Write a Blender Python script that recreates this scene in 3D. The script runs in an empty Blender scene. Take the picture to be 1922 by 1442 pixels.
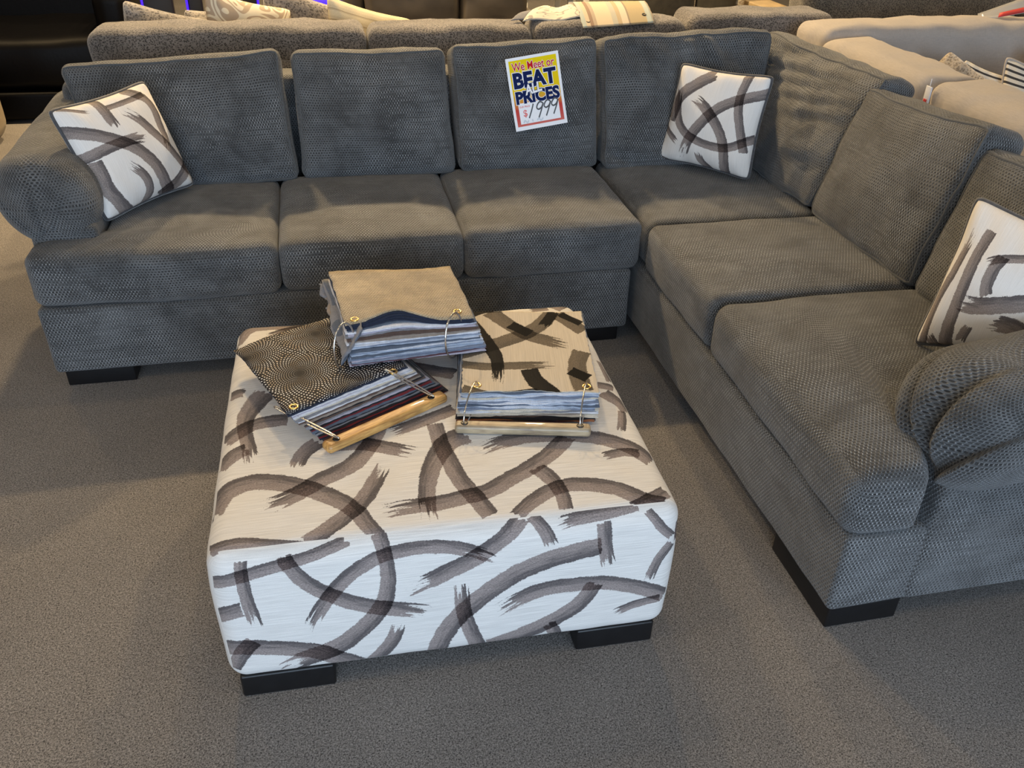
import bpy, math, random
import numpy as np
from mathutils import Vector, Matrix, noise as mn

random.seed(7)
S = bpy.context.scene
COL = S.collection

# ------------------------------------------------------------------ helpers
def link(o, parent=None):
    COL.objects.link(o)
    if parent is not None:
        o.parent = parent
    return o

def tag(o, label=None, cat=None, group=None, kind=None):
    if label: o['label'] = label
    if cat: o['category'] = cat
    if group: o['group'] = group
    if kind: o['kind'] = kind
    return o

def empty(name, loc=(0, 0, 0), label=None, cat=None, group=None):
    o = bpy.data.objects.new(name, None)
    o.location = loc
    o.empty_display_size = .1
    link(o)
    tag(o, label, cat, group)
    return o

def build(name, V, F, mat, parent=None, uv=None, smooth=True, mats=None, midx=None, local=None):
    """V world coordinates. If the parent is an Empty with a location the mesh is stored relative to it."""
    V = np.asarray(V, float).reshape(-1, 3)
    off = np.zeros(3)
    if parent is not None:
        p = parent
        while p is not None:
            off += np.array(p.location[:]); p = p.parent
    ctr = np.array([V[:, 0].mean(), V[:, 1].mean(), V[:, 2].min()])
    me = bpy.data.meshes.new(name)
    me.from_pydata([tuple(v) for v in (V - ctr)], [], [tuple(f) for f in F])
    if mats:
        for m in mats: me.materials.append(m)
        if midx is not None:
            me.polygons.foreach_set('material_index', midx)
    else:
        me.materials.append(mat)
    if smooth:
        me.polygons.foreach_set('use_smooth', [True] * len(me.polygons))
    if uv is not None:
        l = me.uv_layers.new(name='UVMap')
        l.data.foreach_set('uv', np.asarray(uv, float).ravel())
    me.update()
    o = bpy.data.objects.new(name, me)
    o.location = ctr - off
    link(o, parent)
    return o

def axis_pts(h, r, n, k=4):
    """positions from -h to h, dense inside the rounded band r"""
    a = [h - r + r * math.tan(math.pi / 4 * i / k) for i in range(k + 1)]
    inner = list(np.linspace(-(h - r), h - r, n + 1))
    return [-x for x in reversed(a)] + inner[1:-1] + a

def rounder(size, r, bulge=(0, 0, 0), warp=None, wr=0, wscale=6, seed=0, flare=0):
    hx, hy, hz = [s / 2 for s in size]
    H = np.array([hx, hy, hz])
    rr = min(r, hx * .98, hy * .98, hz * .98)
    def f(p):
        p = np.array(p, float)
        q = np.clip(p, -(H - rr), H - rr)
        d = p - q
        L = np.linalg.norm(d)
        if L > 1e-9: out = q + d / L * rr
        else: out = q
        u = out / H
        for a in range(3):
            if bulge[a]:
                b, c = (a + 1) % 3, (a + 2) % 3
                fb = max(0, 1 - abs(u[b]) ** 2.2); fc = max(0, 1 - abs(u[c]) ** 2.2)
                out[a] += bulge[a] * fb * fc * u[a]
        w = warp(out, out / H) if warp is not None else out
        if wr:
            s = Vector((w[0] * wscale + seed * 13.7, w[1] * wscale, w[2] * wscale))
            n = mn.noise_vector(s) * wr + mn.noise_vector(s * 2.3) * wr * .45
            w = np.array(w) + np.array(n[:])
        return w
    f.H = H; f.r = rr
    return f

def softbox(name, size, r, mat, parent=None, seg=.04, bulge=(0, 0, 0), warp=None, wr=0, wscale=6, seed=0, uvrot=False, k=4, ctr=(0, 0, 0), uvs=1.0, skip=()):
    c0 = np.array(ctr, float)
    if warp is None:
        wp = lambda P, u: P + c0
    else:
        wp = warp
    f = rounder(size, r, bulge, wp, wr, wscale, seed)
    H = f.H
    A = [axis_pts(H[i], f.r, max(2, int(round(2 * (H[i] - f.r) / seg))), k) for i in range(3)]
    idx = {}; V = []; F = []; UV = []
    def vid(p):
        key = (round(p[0], 6), round(p[1], 6), round(p[2], 6))
        if key not in idx:
            idx[key] = len(V); V.append(f(p))
        return idx[key]
    for a in range(3):
        b, c = (a + 1) % 3, (a + 2) % 3
        for sgn in (-1, 1):
            if (a, sgn) in skip: continue
            B, Cc = A[b], A[c]
            for i in range(len(B) - 1):
                for j in range(len(Cc) - 1):
                    q = []
                    for (bb, cc) in ((B[i], Cc[j]), (B[i + 1], Cc[j]), (B[i + 1], Cc[j + 1]), (B[i], Cc[j + 1])):
                        p = [0, 0, 0]; p[a] = sgn * H[a]; p[b] = bb; p[c] = cc
                        q.append(p)
                    if sgn < 0: q.reverse()
                    F.append([vid(p) for p in q])
                    for p in q:
                        if a == 2: uv = (p[0], p[1])
                        elif a == 1: uv = (p[0], p[2] + (0 if sgn < 0 else .5))
                        else: uv = (p[1] + .3, p[2])
                        if uvrot: uv = (uv[1], uv[0])
                        UV.append(((uv[0] + seed * .37) * uvs, (uv[1] + seed * .21) * uvs))
    o = build(name, V, F, mat, parent, UV)
    o_f = f
    return o, o_f

def tri(corners, axis=1, sgn=-1, folds=(), sag=0., pinch=0.):
    """trilinear warp between 8 corners; folds = creases pressed into one face, given in face coordinates -1..1"""
    C = np.array(corners, float).reshape(2, 2, 2, 3)
    other = 0 if axis == 1 else 1
    def w(P, u):
        u = np.array(u, float)
        a, b = u[other], u[2]
        if pinch:
            u[other] *= 1 - pinch * max(0, 1 - b * b)
            u[2] *= 1 - pinch * .5 * max(0, 1 - a * a)
        face = max(0., min(1., (u[axis] * sgn + .6) * 1.2))
        if folds and face > 0:
            dd = 0.
            for (a0, b0, a1, b1, wd, dp) in folds:
                wd = wd * 1.9
                La = a1 - a0; Lb = b1 - b0; L2 = La * La + Lb * Lb
                t = ((a - a0) * La + (b - b0) * Lb) / L2; tc = min(1, max(0, t))
                q = ((a - a0) * Lb - (b - b0) * La) / math.sqrt(L2)
                e = math.hypot(0, (t - tc) * math.sqrt(L2))
                k = math.exp(-(q / wd) ** 2) - .6 * math.exp(-((q - 1.9 * wd) / (1.5 * wd)) ** 2)
                dd += 1.3 * dp * k * math.exp(-(e / .12) ** 2) * (1 - .5 * abs(2 * tc - 1))
            u[axis] -= sgn * dd * face
        s, t, q = [(x + 1) / 2 for x in u]
        o = np.zeros(3)
        for i in (0, 1):
            for j in (0, 1):
                for k in (0, 1):
                    o += (s if i else 1 - s) * (t if j else 1 - t) * (q if k else 1 - q) * C[i, j, k]
        if sag: o[2] -= sag * max(0, 1 - a * a) * max(0, b)
        return o
    return w

def tube(name, pts, rad, mat, parent=None, n=8, closed=False, smooth=True):
    P = [Vector(p) for p in pts]; N = len(P)
    V = []; F = []
    up = Vector((0, 0, 1)); prev = None
    for i, p in enumerate(P):
        if closed: t = P[(i + 1) % N] - P[i - 1]
        else: t = P[min(i + 1, N - 1)] - P[max(i - 1, 0)]
        t.normalize()
        if prev is None:
            a = up if abs(t.z) < .9 else Vector((1, 0, 0))
            x = t.cross(a).normalized()
        else:
            x = (prev - t * prev.dot(t)).normalized()
        prev = x; y = t.cross(x)
        rr = rad[i] if hasattr(rad, '__len__') else rad
        for j in range(n):
            an = 2 * math.pi * j / n
            V.append(tuple(p + (x * math.cos(an) + y * math.sin(an)) * rr))
    m = N if closed else N - 1
    for i in range(m):
        for j in range(n):
            a = i * n + j; b = i * n + (j + 1) % n; c = ((i + 1) % N) * n + (j + 1) % n; d = ((i + 1) % N) * n + j
            F.append((a, b, c, d))
    if not closed:
        F.append(tuple(reversed(range(n)))); F.append(tuple((N - 1) * n + j for j in range(n)))
    return build(name, V, F, mat, parent, smooth=smooth)

def smoothline(pts, sub=8, closed=False):
    P = [np.array(p, float) for p in pts]; out = []; N = len(P)
    rng = range(N) if closed else range(N - 1)
    for i in rng:
        if closed: p0, p1, p2, p3 = P[i - 1], P[i], P[(i + 1) % N], P[(i + 2) % N]
        else: p0, p1, p2, p3 = P[max(i - 1, 0)], P[i], P[i + 1], P[min(i + 2, N - 1)]
        for k in range(sub):
            t = k / sub
            out.append(.5 * (2 * p1 + (p2 - p0) * t + (2 * p0 - 5 * p1 + 4 * p2 - p3) * t * t + (3 * p1 - p0 - 3 * p2 + p3) * t ** 3))
    if not closed: out.append(P[-1])
    return out

def edge_path(f, axis, sgn, n=24):
    """perimeter loop of one face of a soft box, in world space"""
    H = f.H; b, c = (axis + 1) % 3, (axis + 2) % 3
    pts = []
    hb, hc = H[b], H[c]; r = f.r
    loop = []
    for t in np.linspace(-1, 1, n)[:-1]: loop.append((t * hb, -hc))
    for t in np.linspace(-1, 1, n)[:-1]: loop.append((hb, t * hc))
    for t in np.linspace(1, -1, n)[:-1]: loop.append((t * hb, hc))
    for t in np.linspace(1, -1, n)[:-1]: loop.append((-hb, t * hc))
    for bb, cc in loop:
        p = [0, 0, 0]; p[axis] = sgn * H[axis]; p[b] = bb; p[c] = cc
        pts.append(f(p))
    return pts

# ------------------------------------------------------------------ node helpers
class G:
    def __init__(s, name):
        s.m = bpy.data.materials.new(name); s.m.use_nodes = True
        s.nt = s.m.node_tree; s.nt.nodes.clear()
        s.out = s.nt.nodes.new('ShaderNodeOutputMaterial')
        s.b = s.nt.nodes.new('ShaderNodeBsdfPrincipled')
        s.nt.links.new(s.b.outputs[0], s.out.inputs[0])
    def new(s, t, **k):
        n = s.nt.nodes.new(t)
        for a, v in k.items(): setattr(n, a, v)
        return n
    def put(s, sock, v):
        if isinstance(v, bpy.types.NodeSocket): s.nt.links.new(v, sock)
        elif v is not None:
            if hasattr(v, '__len__') and len(v) == 3 and sock.type == 'RGBA': v = (*v, 1)
            sock.default_value = v
    def M(s, op, a, b=None, c=None, clamp=False):
        n = s.new('ShaderNodeMath', operation=op, use_clamp=clamp)
        s.put(n.inputs[0], a)
        if b is not None: s.put(n.inputs[1], b)
        if c is not None: s.put(n.inputs[2], c)
        return n.outputs[0]
    def R(s, v, a, b, c=0., d=1., smooth=True):
        n = s.new('ShaderNodeMapRange', interpolation_type='SMOOTHSTEP' if smooth else 'LINEAR')
        s.put(n.inputs[0], v)
        for i, x in enumerate((a, b, c, d)): s.put(n.inputs[i + 1], x)
        return n.outputs[0]
    def mix(s, f, a, b, blend='MIX'):
        n = s.new('ShaderNodeMix', data_type='RGBA', blend_type=blend)
        s.put(n.inputs[0], f); s.put(n.inputs[6], a); s.put(n.inputs[7], b)
        return n.outputs[2]
    def noise(s, vec, scale, detail=2, rough=.5, dist=0):
        n = s.new('ShaderNodeTexNoise')
        s.put(n.inputs['Vector'], vec); s.put(n.inputs['Scale'], scale); s.put(n.inputs['Detail'], detail)
        s.put(n.inputs['Roughness'], rough); s.put(n.inputs['Distortion'], dist)
        return n.outputs[0]
    def comb(s, x, y, z=0.):
        n = s.new('ShaderNodeCombineXYZ')
        s.put(n.inputs[0], x); s.put(n.inputs[1], y); s.put(n.inputs[2], z)
        return n.outputs[0]
    def sep(s, v):
        n = s.new('ShaderNodeSeparateXYZ'); s.put(n.inputs[0], v); return n.outputs
    def uv(s): return s.new('ShaderNodeTexCoord').outputs['UV']
    def obj(s): return s.new('ShaderNodeTexCoord').outputs['Object']
    def geo(s): return s.new('ShaderNodeNewGeometry').outputs['Position']
    def white(s, v):
        n = s.new('ShaderNodeTexWhiteNoise', noise_dimensions='3D'); s.put(n.inputs[0], v); return n.outputs[0]
    def bump(s, h, dist=.002, strength=1.):
        n = s.new('ShaderNodeBump'); s.put(n.inputs['Height'], h); s.put(n.inputs['Distance'], dist); s.put(n.inputs['Strength'], strength)
        s.nt.links.new(n.outputs[0], s.b.inputs['Normal'])
    def set(s, **k):
        for a, v in k.items(): s.put(s.b.inputs[a.replace('_', ' ')], v)
        return s

def scale_col(g, c, f):
    n = g.new('ShaderNodeVectorMath', operation='SCALE')
    g.put(n.inputs[0], c); g.put(n.inputs[3], f); return n.outputs[0]

def plain(name, col, rough=.6, metal=0., var=.08, vscale=30, bump=0., spec=.5, sheen=0., coat=0.):
    g = G(name)
    n = g.noise(g.obj(), vscale, 3)
    f = g.R(n, .3, .7, 1 - var, 1 + var, False)
    g.set(Base_Color=scale_col(g, col, f), Roughness=rough, Metallic=metal)
    g.b.inputs['Specular IOR Level'].default_value = spec
    if sheen: g.b.inputs['Sheen Weight'].default_value = sheen
    if coat: g.b.inputs['Coat Weight'].default_value = coat; g.b.inputs['Coat Roughness'].default_value = .15
    if bump: g.bump(n, bump)
    return g.m

def chenille(name, base, dark, light, px=.0108, py=.0088, nap=(.62, 1.38)):
    g = G(name)
    uv = g.uv(); x, y, _ = g.sep(uv)
    # gentle wobble of the rows
    wob = g.noise(uv, 9, 1)
    y = g.M('MULTIPLY_ADD', wob, .004, y)
    v = g.M('DIVIDE', y, py); row = g.M('FLOOR', v); fv = g.M('SUBTRACT', g.M('FRACT', v), .5)
    u = g.M('MULTIPLY_ADD', g.M('MODULO', g.M('ABSOLUTE', row), 2.), .5, g.M('DIVIDE', x, px))
    col = g.M('FLOOR', u); fu = g.M('SUBTRACT', g.M('FRACT', u), .5)
    cell = g.white(g.comb(col, row, 0.))
    d = g.M('SQRT', g.M('ADD', g.M('MULTIPLY', fu, fu), g.M('MULTIPLY', g.M('MULTIPLY', fv, fv), 1.1)))
    dot = g.R(d, .27, .385, 1., 0.)
    # velvet areas where the holes close up
    big = g.noise(uv, 4.2, 3, .6, .9)
    mid = g.noise(uv, 14., 3, .6, .5)
    open_ = g.R(g.noise(g.comb(x, y, 4.), 5., 2), .3, .5, .55, 1.)
    dot = g.M('MULTIPLY', dot, open_)
    dot = g.M('MULTIPLY', dot, g.R(cell, 0., 1., .6, 1.1, False))
    napf = g.M('ADD', g.R(big, .33, .67, nap[0], nap[1]), g.R(mid, .3, .7, -.2, .2))
    streak = g.noise(g.comb(g.M('MULTIPLY', x, 5.), g.M('MULTIPLY', row, 3.7), 0.), 1., 2)
    napf = g.M('MULTIPLY', napf, g.R(streak, .35, .7, .93, 1.12))
    # threads between the holes, their sheen painted into the colour as bright specks
    sp = g.M('MULTIPLY', g.R(g.M('ABSOLUTE', fu), .30, .44, 0., 1.), g.R(g.M('ABSOLUTE', fv), .12, .34, 1., 0.))
    spn = g.M('MULTIPLY', sp, g.R(g.M('ADD', g.M('MULTIPLY', cell, .45), g.M('MULTIPLY', streak, 1.0)),   .55, .85, 0., 1.))
    c = scale_col(g, base, napf)
    lustre = g.R(g.noise(uv, 2.6, 2, .5, .8), .42, .62, .18, 1.)
    c = g.mix(g.M('MULTIPLY', spn, lustre), c, light)
    c = g.mix(dot, c, dark)
    fuzz = g.noise(uv, 900, 2)
    c = scale_col(g, c, g.R(fuzz, .25, .75, .7, 1.3, False))
    g.set(Base_Color=c, Roughness=g.R(spn, 0., 1., .62, .34, False))
    g.b.inputs['Sheen Weight'].default_value = .35
    g.b.inputs['Sheen Roughness'].default_value = .45
    g.b.inputs['Specular IOR Level'].default_value = .45
    h = g.M('ADD', g.M('MULTIPLY', dot, -1.), g.M('ADD', g.M('MULTIPLY', sp, .6), g.M('MULTIPLY', fuzz, .35)))
    g.bump(h, .0034, 1.)
    return g.m

def boucle(name, base, dark, scale=230, rough=.9, sheen=.4, contrast=1.):
    g = G(name)
    p = g.geo()
    a = g.noise(p, scale, 3, .6, .4)
    b = g.noise(p, 5, 3)
    vz = g.new('ShaderNodeTexVoronoi'); g.put(vz.inputs['Vector'], p); vz.inputs['Scale'].default_value = scale * .55
    f = g.M('ADD', g.M('MULTIPLY', a, .7), g.M('MULTIPLY', vz.outputs[0], .5))
    k = g.R(f, .44, .66, 0., 1., False)
    c = g.mix(k, dark, base)
    c = scale_col(g, c, g.R(b, .3, .7, .8, 1.2))
    g.set(Base_Color=c, Roughness=rough)
    g.b.inputs['Sheen Weight'].default_value = sheen
    g.b.inputs['Specular IOR Level'].default_value = .2
    g.bump(f, .004 * contrast, .8)
    return g.m

def linen(name, base, var=.1, sc=1., rough=.85):
    g = G(name)
    x, y, z = g.sep(g.obj())
    a = g.noise(g.comb(g.M('MULTIPLY', x, 30), g.M('MULTIPLY', y, 600), g.M('MULTIPLY', z, 600)), 1. * sc, 2)
    b = g.noise(g.comb(g.M('MULTIPLY', x, 600), g.M('MULTIPLY', y, 30), g.M('MULTIPLY', z, 60)), 1. * sc, 2)
    f = g.M('ADD', a, b)
    c = scale_col(g, base, g.R(f, .7, 1.3, 1 - var, 1 + var, False))
    g.set(Base_Color=c, Roughness=rough)
    g.b.inputs['Specular IOR Level'].default_value = .2
    g.b.inputs['Sheen Weight'].default_value = .15
    g.bump(f, .0006, .6)
    return g.m

def stripes(name, cols, period, axis=0, space='uv', rough=.85):
    """even stripes; cols = list of (start fraction, colour)"""
    g = G(name)
    v = g.uv() if space == 'uv' else g.obj()
    t = g.M('FRACT', g.M('DIVIDE', g.sep(v)[axis], period))
    r = g.new('ShaderNodeValToRGB'); r.color_ramp.interpolation = 'CONSTANT'
    els = r.color_ramp.elements
    els[0].position = cols[0][0]; els[0].color = (*cols[0][1], 1)
    els[1].position = cols[1][0]; els[1].color = (*cols[1][1], 1)
    for p, c in cols[2:]:
        e = els.new(p); e.color = (*c, 1)
    g.put(r.inputs[0], t)
    n = g.noise(v, 400, 2)
    g.set(Base_Color=scale_col(g, r.outputs[0], g.R(n, .3, .7, .85, 1.15, False)), Roughness=rough)
    g.bump(n, .0008, .6)
    return g.m

# brush strokes: analytic distance to each painted stroke is stored on the mesh, the shader turns it into dry-brush marks
NL = 4
def layer_strokes(strokes):
    out = [[] for _ in range(NL)]
    for pts, a, b in strokes:
        P = np.array(smoothline([(p[0], p[1], p[2]) for p in pts], 6)) if len(pts) > 2 else np.array(smoothline(pts, 6))
        best = None
        for li in range(NL):
            dmin = 9
            for Q, _, _ in out[li]:
                D = np.linalg.norm(P[:, None, :2] - Q[None, :, :2], axis=2) - (P[:, None, 2] + Q[None, :, 2]) * 1.5
                dmin = min(dmin, D.min())
            if best is None or dmin > best[0] + 1e-6: best = (dmin, li)
            if dmin > 0: best = (dmin, li); break
        out[best[1]].append((P, a, b))
    return out

def stroke_eval(XY, strokes):
    """-> NL arrays (N,4)  R signed offset / half width, G metres along, B dryness"""
    res = []
    for layer in layer_strokes(strokes):
        N = len(XY)
        A = np.zeros((N, 4)); A[:, 0] = 6; A[:, 2] = 0; A[:, 3] = 1
        best = np.full(N, 1e9)
        for si, (P, da, db) in enumerate(layer):
            seg = np.linalg.norm(np.diff(P[:, :2], axis=0), axis=1); cum = np.concatenate([[0], np.cumsum(seg)]); Lt = cum[-1]
            for i in range(len(P) - 1):
                a, b = P[i], P[i + 1]; L = seg[i]
                if L < 1e-6: continue
                t = (b[:2] - a[:2]) / L; n = np.array([-t[1], t[0]])
                rel = XY - a[:2]; s = rel @ t; pr = rel @ n
                sc = np.clip(s, 0, L)
                dist = np.hypot(pr, s - sc)
                hw = a[2] + (b[2] - a[2]) * sc / L
                over = np.zeros(N)
                if i == 0: over = np.maximum(over, -s)
                if i == len(P) - 2: over = np.maximum(over, s - L)
                m = dist / hw < best
                if not m.any(): continue
                al = cum[i] + (s if i in (0, len(P) - 2) else sc)
                perp = np.where(over > 0, pr, np.sign(pr) * dist)
                dl = min(.11, Lt * .32)
                dry = np.zeros(N)
                if da: dry = np.maximum(dry, 1 - al / dl)
                if db: dry = np.maximum(dry, 1 - (Lt - al) / dl)
                dry = np.clip(dry, 0, 1)
                dry = np.maximum(dry, np.clip(1 + over / .006, 0, 4) * (over > -.0001) * (over != 0))
                A[m, 0] = (perp / hw)[m]; A[m, 1] = (al + si * 1.7)[m]; A[m, 2] = dry[m]
                best[m] = (dist / hw)[m]
        A[:, 0] = np.clip(A[:, 0], -6, 6); A[:, 3] = np.abs(A[:, 0])
        res.append(A)
    return res

def add_strokes(me, XYloop, strokes, prefix):
    for i, A in enumerate(stroke_eval(XYloop, strokes)):
        at = me.color_attributes.new(prefix + str(i), 'FLOAT_COLOR', 'CORNER')
        at.data.foreach_set('color', A.astype(np.float32).ravel())

def brush_mat(name, ground, sets, slub=.12, axis=0):
    """sets = [(prefix, light tint, dark tint)]"""
    g = G(name)
    uv = g.uv(); x, y, _ = g.sep(uv)
    if axis: x, y = y, x
    sl = g.noise(g.comb(g.M('MULTIPLY', x, 9), g.M('MULTIPLY', y, 330), 0.), 1., 3, .6)
    fine = g.noise(uv, 700, 2)
    c = scale_col(g, ground, g.M('MULTIPLY', g.R(sl, .35, .65, 1 - slub, 1 + slub * .6, False), g.R(fine, .3, .7, .95, 1.05, False)))
    e1 = g.noise(uv, 260, 3, .65); e2 = g.noise(uv, 40, 2)
    for prefix, lt, dk in sets:
        for i in range(NL):
            at = g.new('ShaderNodeAttribute', attribute_name=prefix + str(i))
            v, al, dry = g.sep(at.outputs['Vector'])
            av = at.outputs['Alpha']
            edge = g.M('ADD', av, g.M('ADD', g.M('MULTIPLY', g.M('SUBTRACT', e1, .5), .42), g.M('MULTIPLY', g.M('SUBTRACT', e2, .5), .3)))
            keep = g.R(edge, .93, 1.02, 1., 0.)
            st = g.noise(g.comb(g.M('MULTIPLY', v, 3.2), g.M('MULTIPLY', al, 14.), float(i) * 3.3), 1., 3, .6)
            st = g.R(st, .28, .72, .02, 1., False)
            keep2 = g.R(g.M('SUBTRACT', g.M('ADD', dry, g.M('MULTIPLY', g.M('SUBTRACT', e1, .5), .6)), st), .03, .12, 1., 0.)
            lowdry = g.R(dry, .0, .12, 0., 1.)
            k2 = g.M('ADD', g.M('MULTIPLY', keep2, lowdry), g.M('SUBTRACT', 1., lowdry))
            k = g.M('MULTIPLY', keep, k2)
            side = g.R(g.M('ADD', v, g.M('MULTIPLY', g.M('SUBTRACT', st, .5), 1.1)), -.5, .9, 0., 1.)
            tint = g.mix(side, lt, dk)
            grain = g.noise(g.comb(g.M('MULTIPLY', x, 220), g.M('MULTIPLY', y, 520), 0.), 1., 2, .7)
            tint = scale_col(g, tint, g.R(grain, .3, .7, .62, 1.4, False))
            mul = g.mix(1., c, tint, 'MULTIPLY')
            c = g.mix(k, c, mul)
    g.set(Base_Color=c, Roughness=.85)
    g.b.inputs['Specular IOR Level'].default_value = .12
    g.b.inputs['Sheen Weight'].default_value = .02
    g.bump(g.M('ADD', sl, g.M('MULTIPLY', fine, .5)), .0012, .7)
    return g.m
# painted stroke data: (x, y, half width) in metres on the cloth, dry start, dry end
OTTOMAN_TOP = [
  ([(-0.509,-0.37,0.0216),(-0.494,-0.314,0.0247),(-0.468,-0.281,0.0288),(-0.423,-0.269,0.0296),(-0.364,-0.284,0.0281),(-0.304,-0.314,0.027),(-0.247,-0.357,0.025),(-0.208,-0.402,0.0221),(-0.182,-0.454,0.0202),(-0.16,-0.499,0.0194)],0,0),
  ([(-0.419,-0.369,0.0253),(-0.361,-0.344,0.0258),(-0.311,-0.312,0.0256),(-0.277,-0.285,0.0261),(-0.202,-0.236,0.0261),(-0.156,-0.156,0.0236),(-0.133,-0.083,0.0216)],1,0),
  ([(-0.13,-0.237,0.0212),(-0.154,-0.3,0.0209),(-0.184,-0.365,0.0218),(-0.226,-0.417,0.0224),(-0.266,-0.453,0.0225),(-0.31,-0.491,0.0222)],1,0),
  ([(-0.157,-0.421,0.0246),(-0.103,-0.411,0.0245),(-0.028,-0.409,0.025),(0.029,-0.398,0.0255),(0.09,-0.385,0.025),(0.147,-0.35,0.0252),(0.209,-0.312,0.0252),(0.265,-0.267,0.0243),(0.317,-0.211,0.0245)],1,0),
  ([(-0.046,-0.476,0.0197),(-0.049,-0.396,0.02),(-0.038,-0.324,0.0217),(-0.016,-0.256,0.0255),(0.024,-0.191,0.0323),(0.073,-0.166,0.0361)],1,0),
  ([(0.08,-0.244,0.0236),(0.146,-0.211,0.025),(0.227,-0.198,0.0264),(0.322,-0.208,0.0264),(0.395,-0.231,0.0267),(0.46,-0.279,0.0257),(0.499,-0.34,0.0242)],1,0),
  ([(0.001,-0.104,0.021),(0.006,-0.186,0.0211),(0.016,-0.25,0.0218),(0.034,-0.338,0.022),(0.059,-0.403,0.0226),(0.083,-0.468,0.0213)],0,0),
  ([(0.139,-0.477,0.0193),(0.175,-0.442,0.0201),(0.225,-0.408,0.0225),(0.276,-0.393,0.0244),(0.328,-0.401,0.0255),(0.388,-0.428,0.0248),(0.429,-0.468,0.0246),(0.476,-0.492,0.0244)],0,0),
  ([(0.215,-0.32,0.0239),(0.241,-0.366,0.0216),(0.253,-0.423,0.0183),(0.251,-0.476,0.017)],0,0),
  ([(0.406,-0.493,0.021),(0.494,-0.452,0.022)],0,0),
  ([(0.379,-0.304,0.0162),(0.435,-0.294,0.0166),(0.474,-0.307,0.0173)],1,0),
  ([(-0.508,-0.104,0.0231),(-0.469,-0.062,0.0247),(-0.428,-0.036,0.0259),(-0.358,-0.031,0.0261)],0,0),
  ([(-0.415,0.109,0.0329),(-0.434,0.07,0.0312),(-0.459,0.001,0.0248),(-0.458,-0.07,0.019),(-0.444,-0.145,0.0181),(-0.436,-0.214,0.0175)],0,1),
  ([(-0.515,-0.205,0.0219),(-0.504,-0.193,0.021),(-0.477,-0.156,0.0227),(-0.448,-0.138,0.0234)],0,0),
  ([(-0.517,0.099,0.0206),(-0.492,0.112,0.0207),(-0.465,0.111,0.0205)],0,1),
  ([(-0.282,-0.14,0.0245),(-0.317,-0.178,0.0214),(-0.337,-0.242,0.018)],0,1),
  ([(-0.251,-0.159,0.0255),(-0.181,-0.163,0.0256),(-0.118,-0.19,0.0249),(-0.058,-0.219,0.0246)],0,1),
  ([(-0.122,-0.135,0.0216),(-0.051,-0.103,0.0226),(0.005,-0.078,0.0225),(0.061,-0.05,0.0231)],1,0),
  ([(-0.076,0.178,0.0281),(-0.031,0.171,0.028),(0.03,0.139,0.0272),(0.084,0.115,0.0273)],0,0),
  ([(-0.516,0.378,0.0208),(-0.486,0.453,0.024),(-0.441,0.472,0.0271),(-0.381,0.466,0.0265),(-0.304,0.432,0.0256),(-0.244,0.407,0.0252),(-0.125,0.335,0.0239)],0,0),
  ([(-0.433,0.399,0.0188),(-0.372,0.436,0.0192),(-0.304,0.452,0.0201),(-0.243,0.466,0.0205)],1,0),
  ([(0.175,0.466,0.0205),(0.247,0.492,0.0206),(0.311,0.519,0.0216)],0,0),
  ([(0.309,0.512,0.0219),(0.372,0.51,0.0221),(0.434,0.49,0.0217),(0.475,0.447,0.0213)],0,0),
  ([(0.361,0.457,0.0142),(0.427,0.462,0.0143)],1,0),
  ([(0.505,0.133,0.0116),(0.499,0.02,0.011)],0,0),
  ([(0.454,0.008,0.016),(0.501,-0.012,0.0162)],0,0),
  ([(0.461,-0.033,0.0221),(0.494,-0.084,0.0206),(0.502,-0.128,0.0181)],0,0),
  ([(0.489,-0.122,0.0123),(0.47,-0.179,0.0122),(0.454,-0.215,0.0119)],0,1),
  ([(-0.509,-0.483,0.018),(-0.453,-0.468,0.0182),(-0.394,-0.48,0.0175),(-0.318,-0.5,0.0175)],0,0),
]
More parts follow.
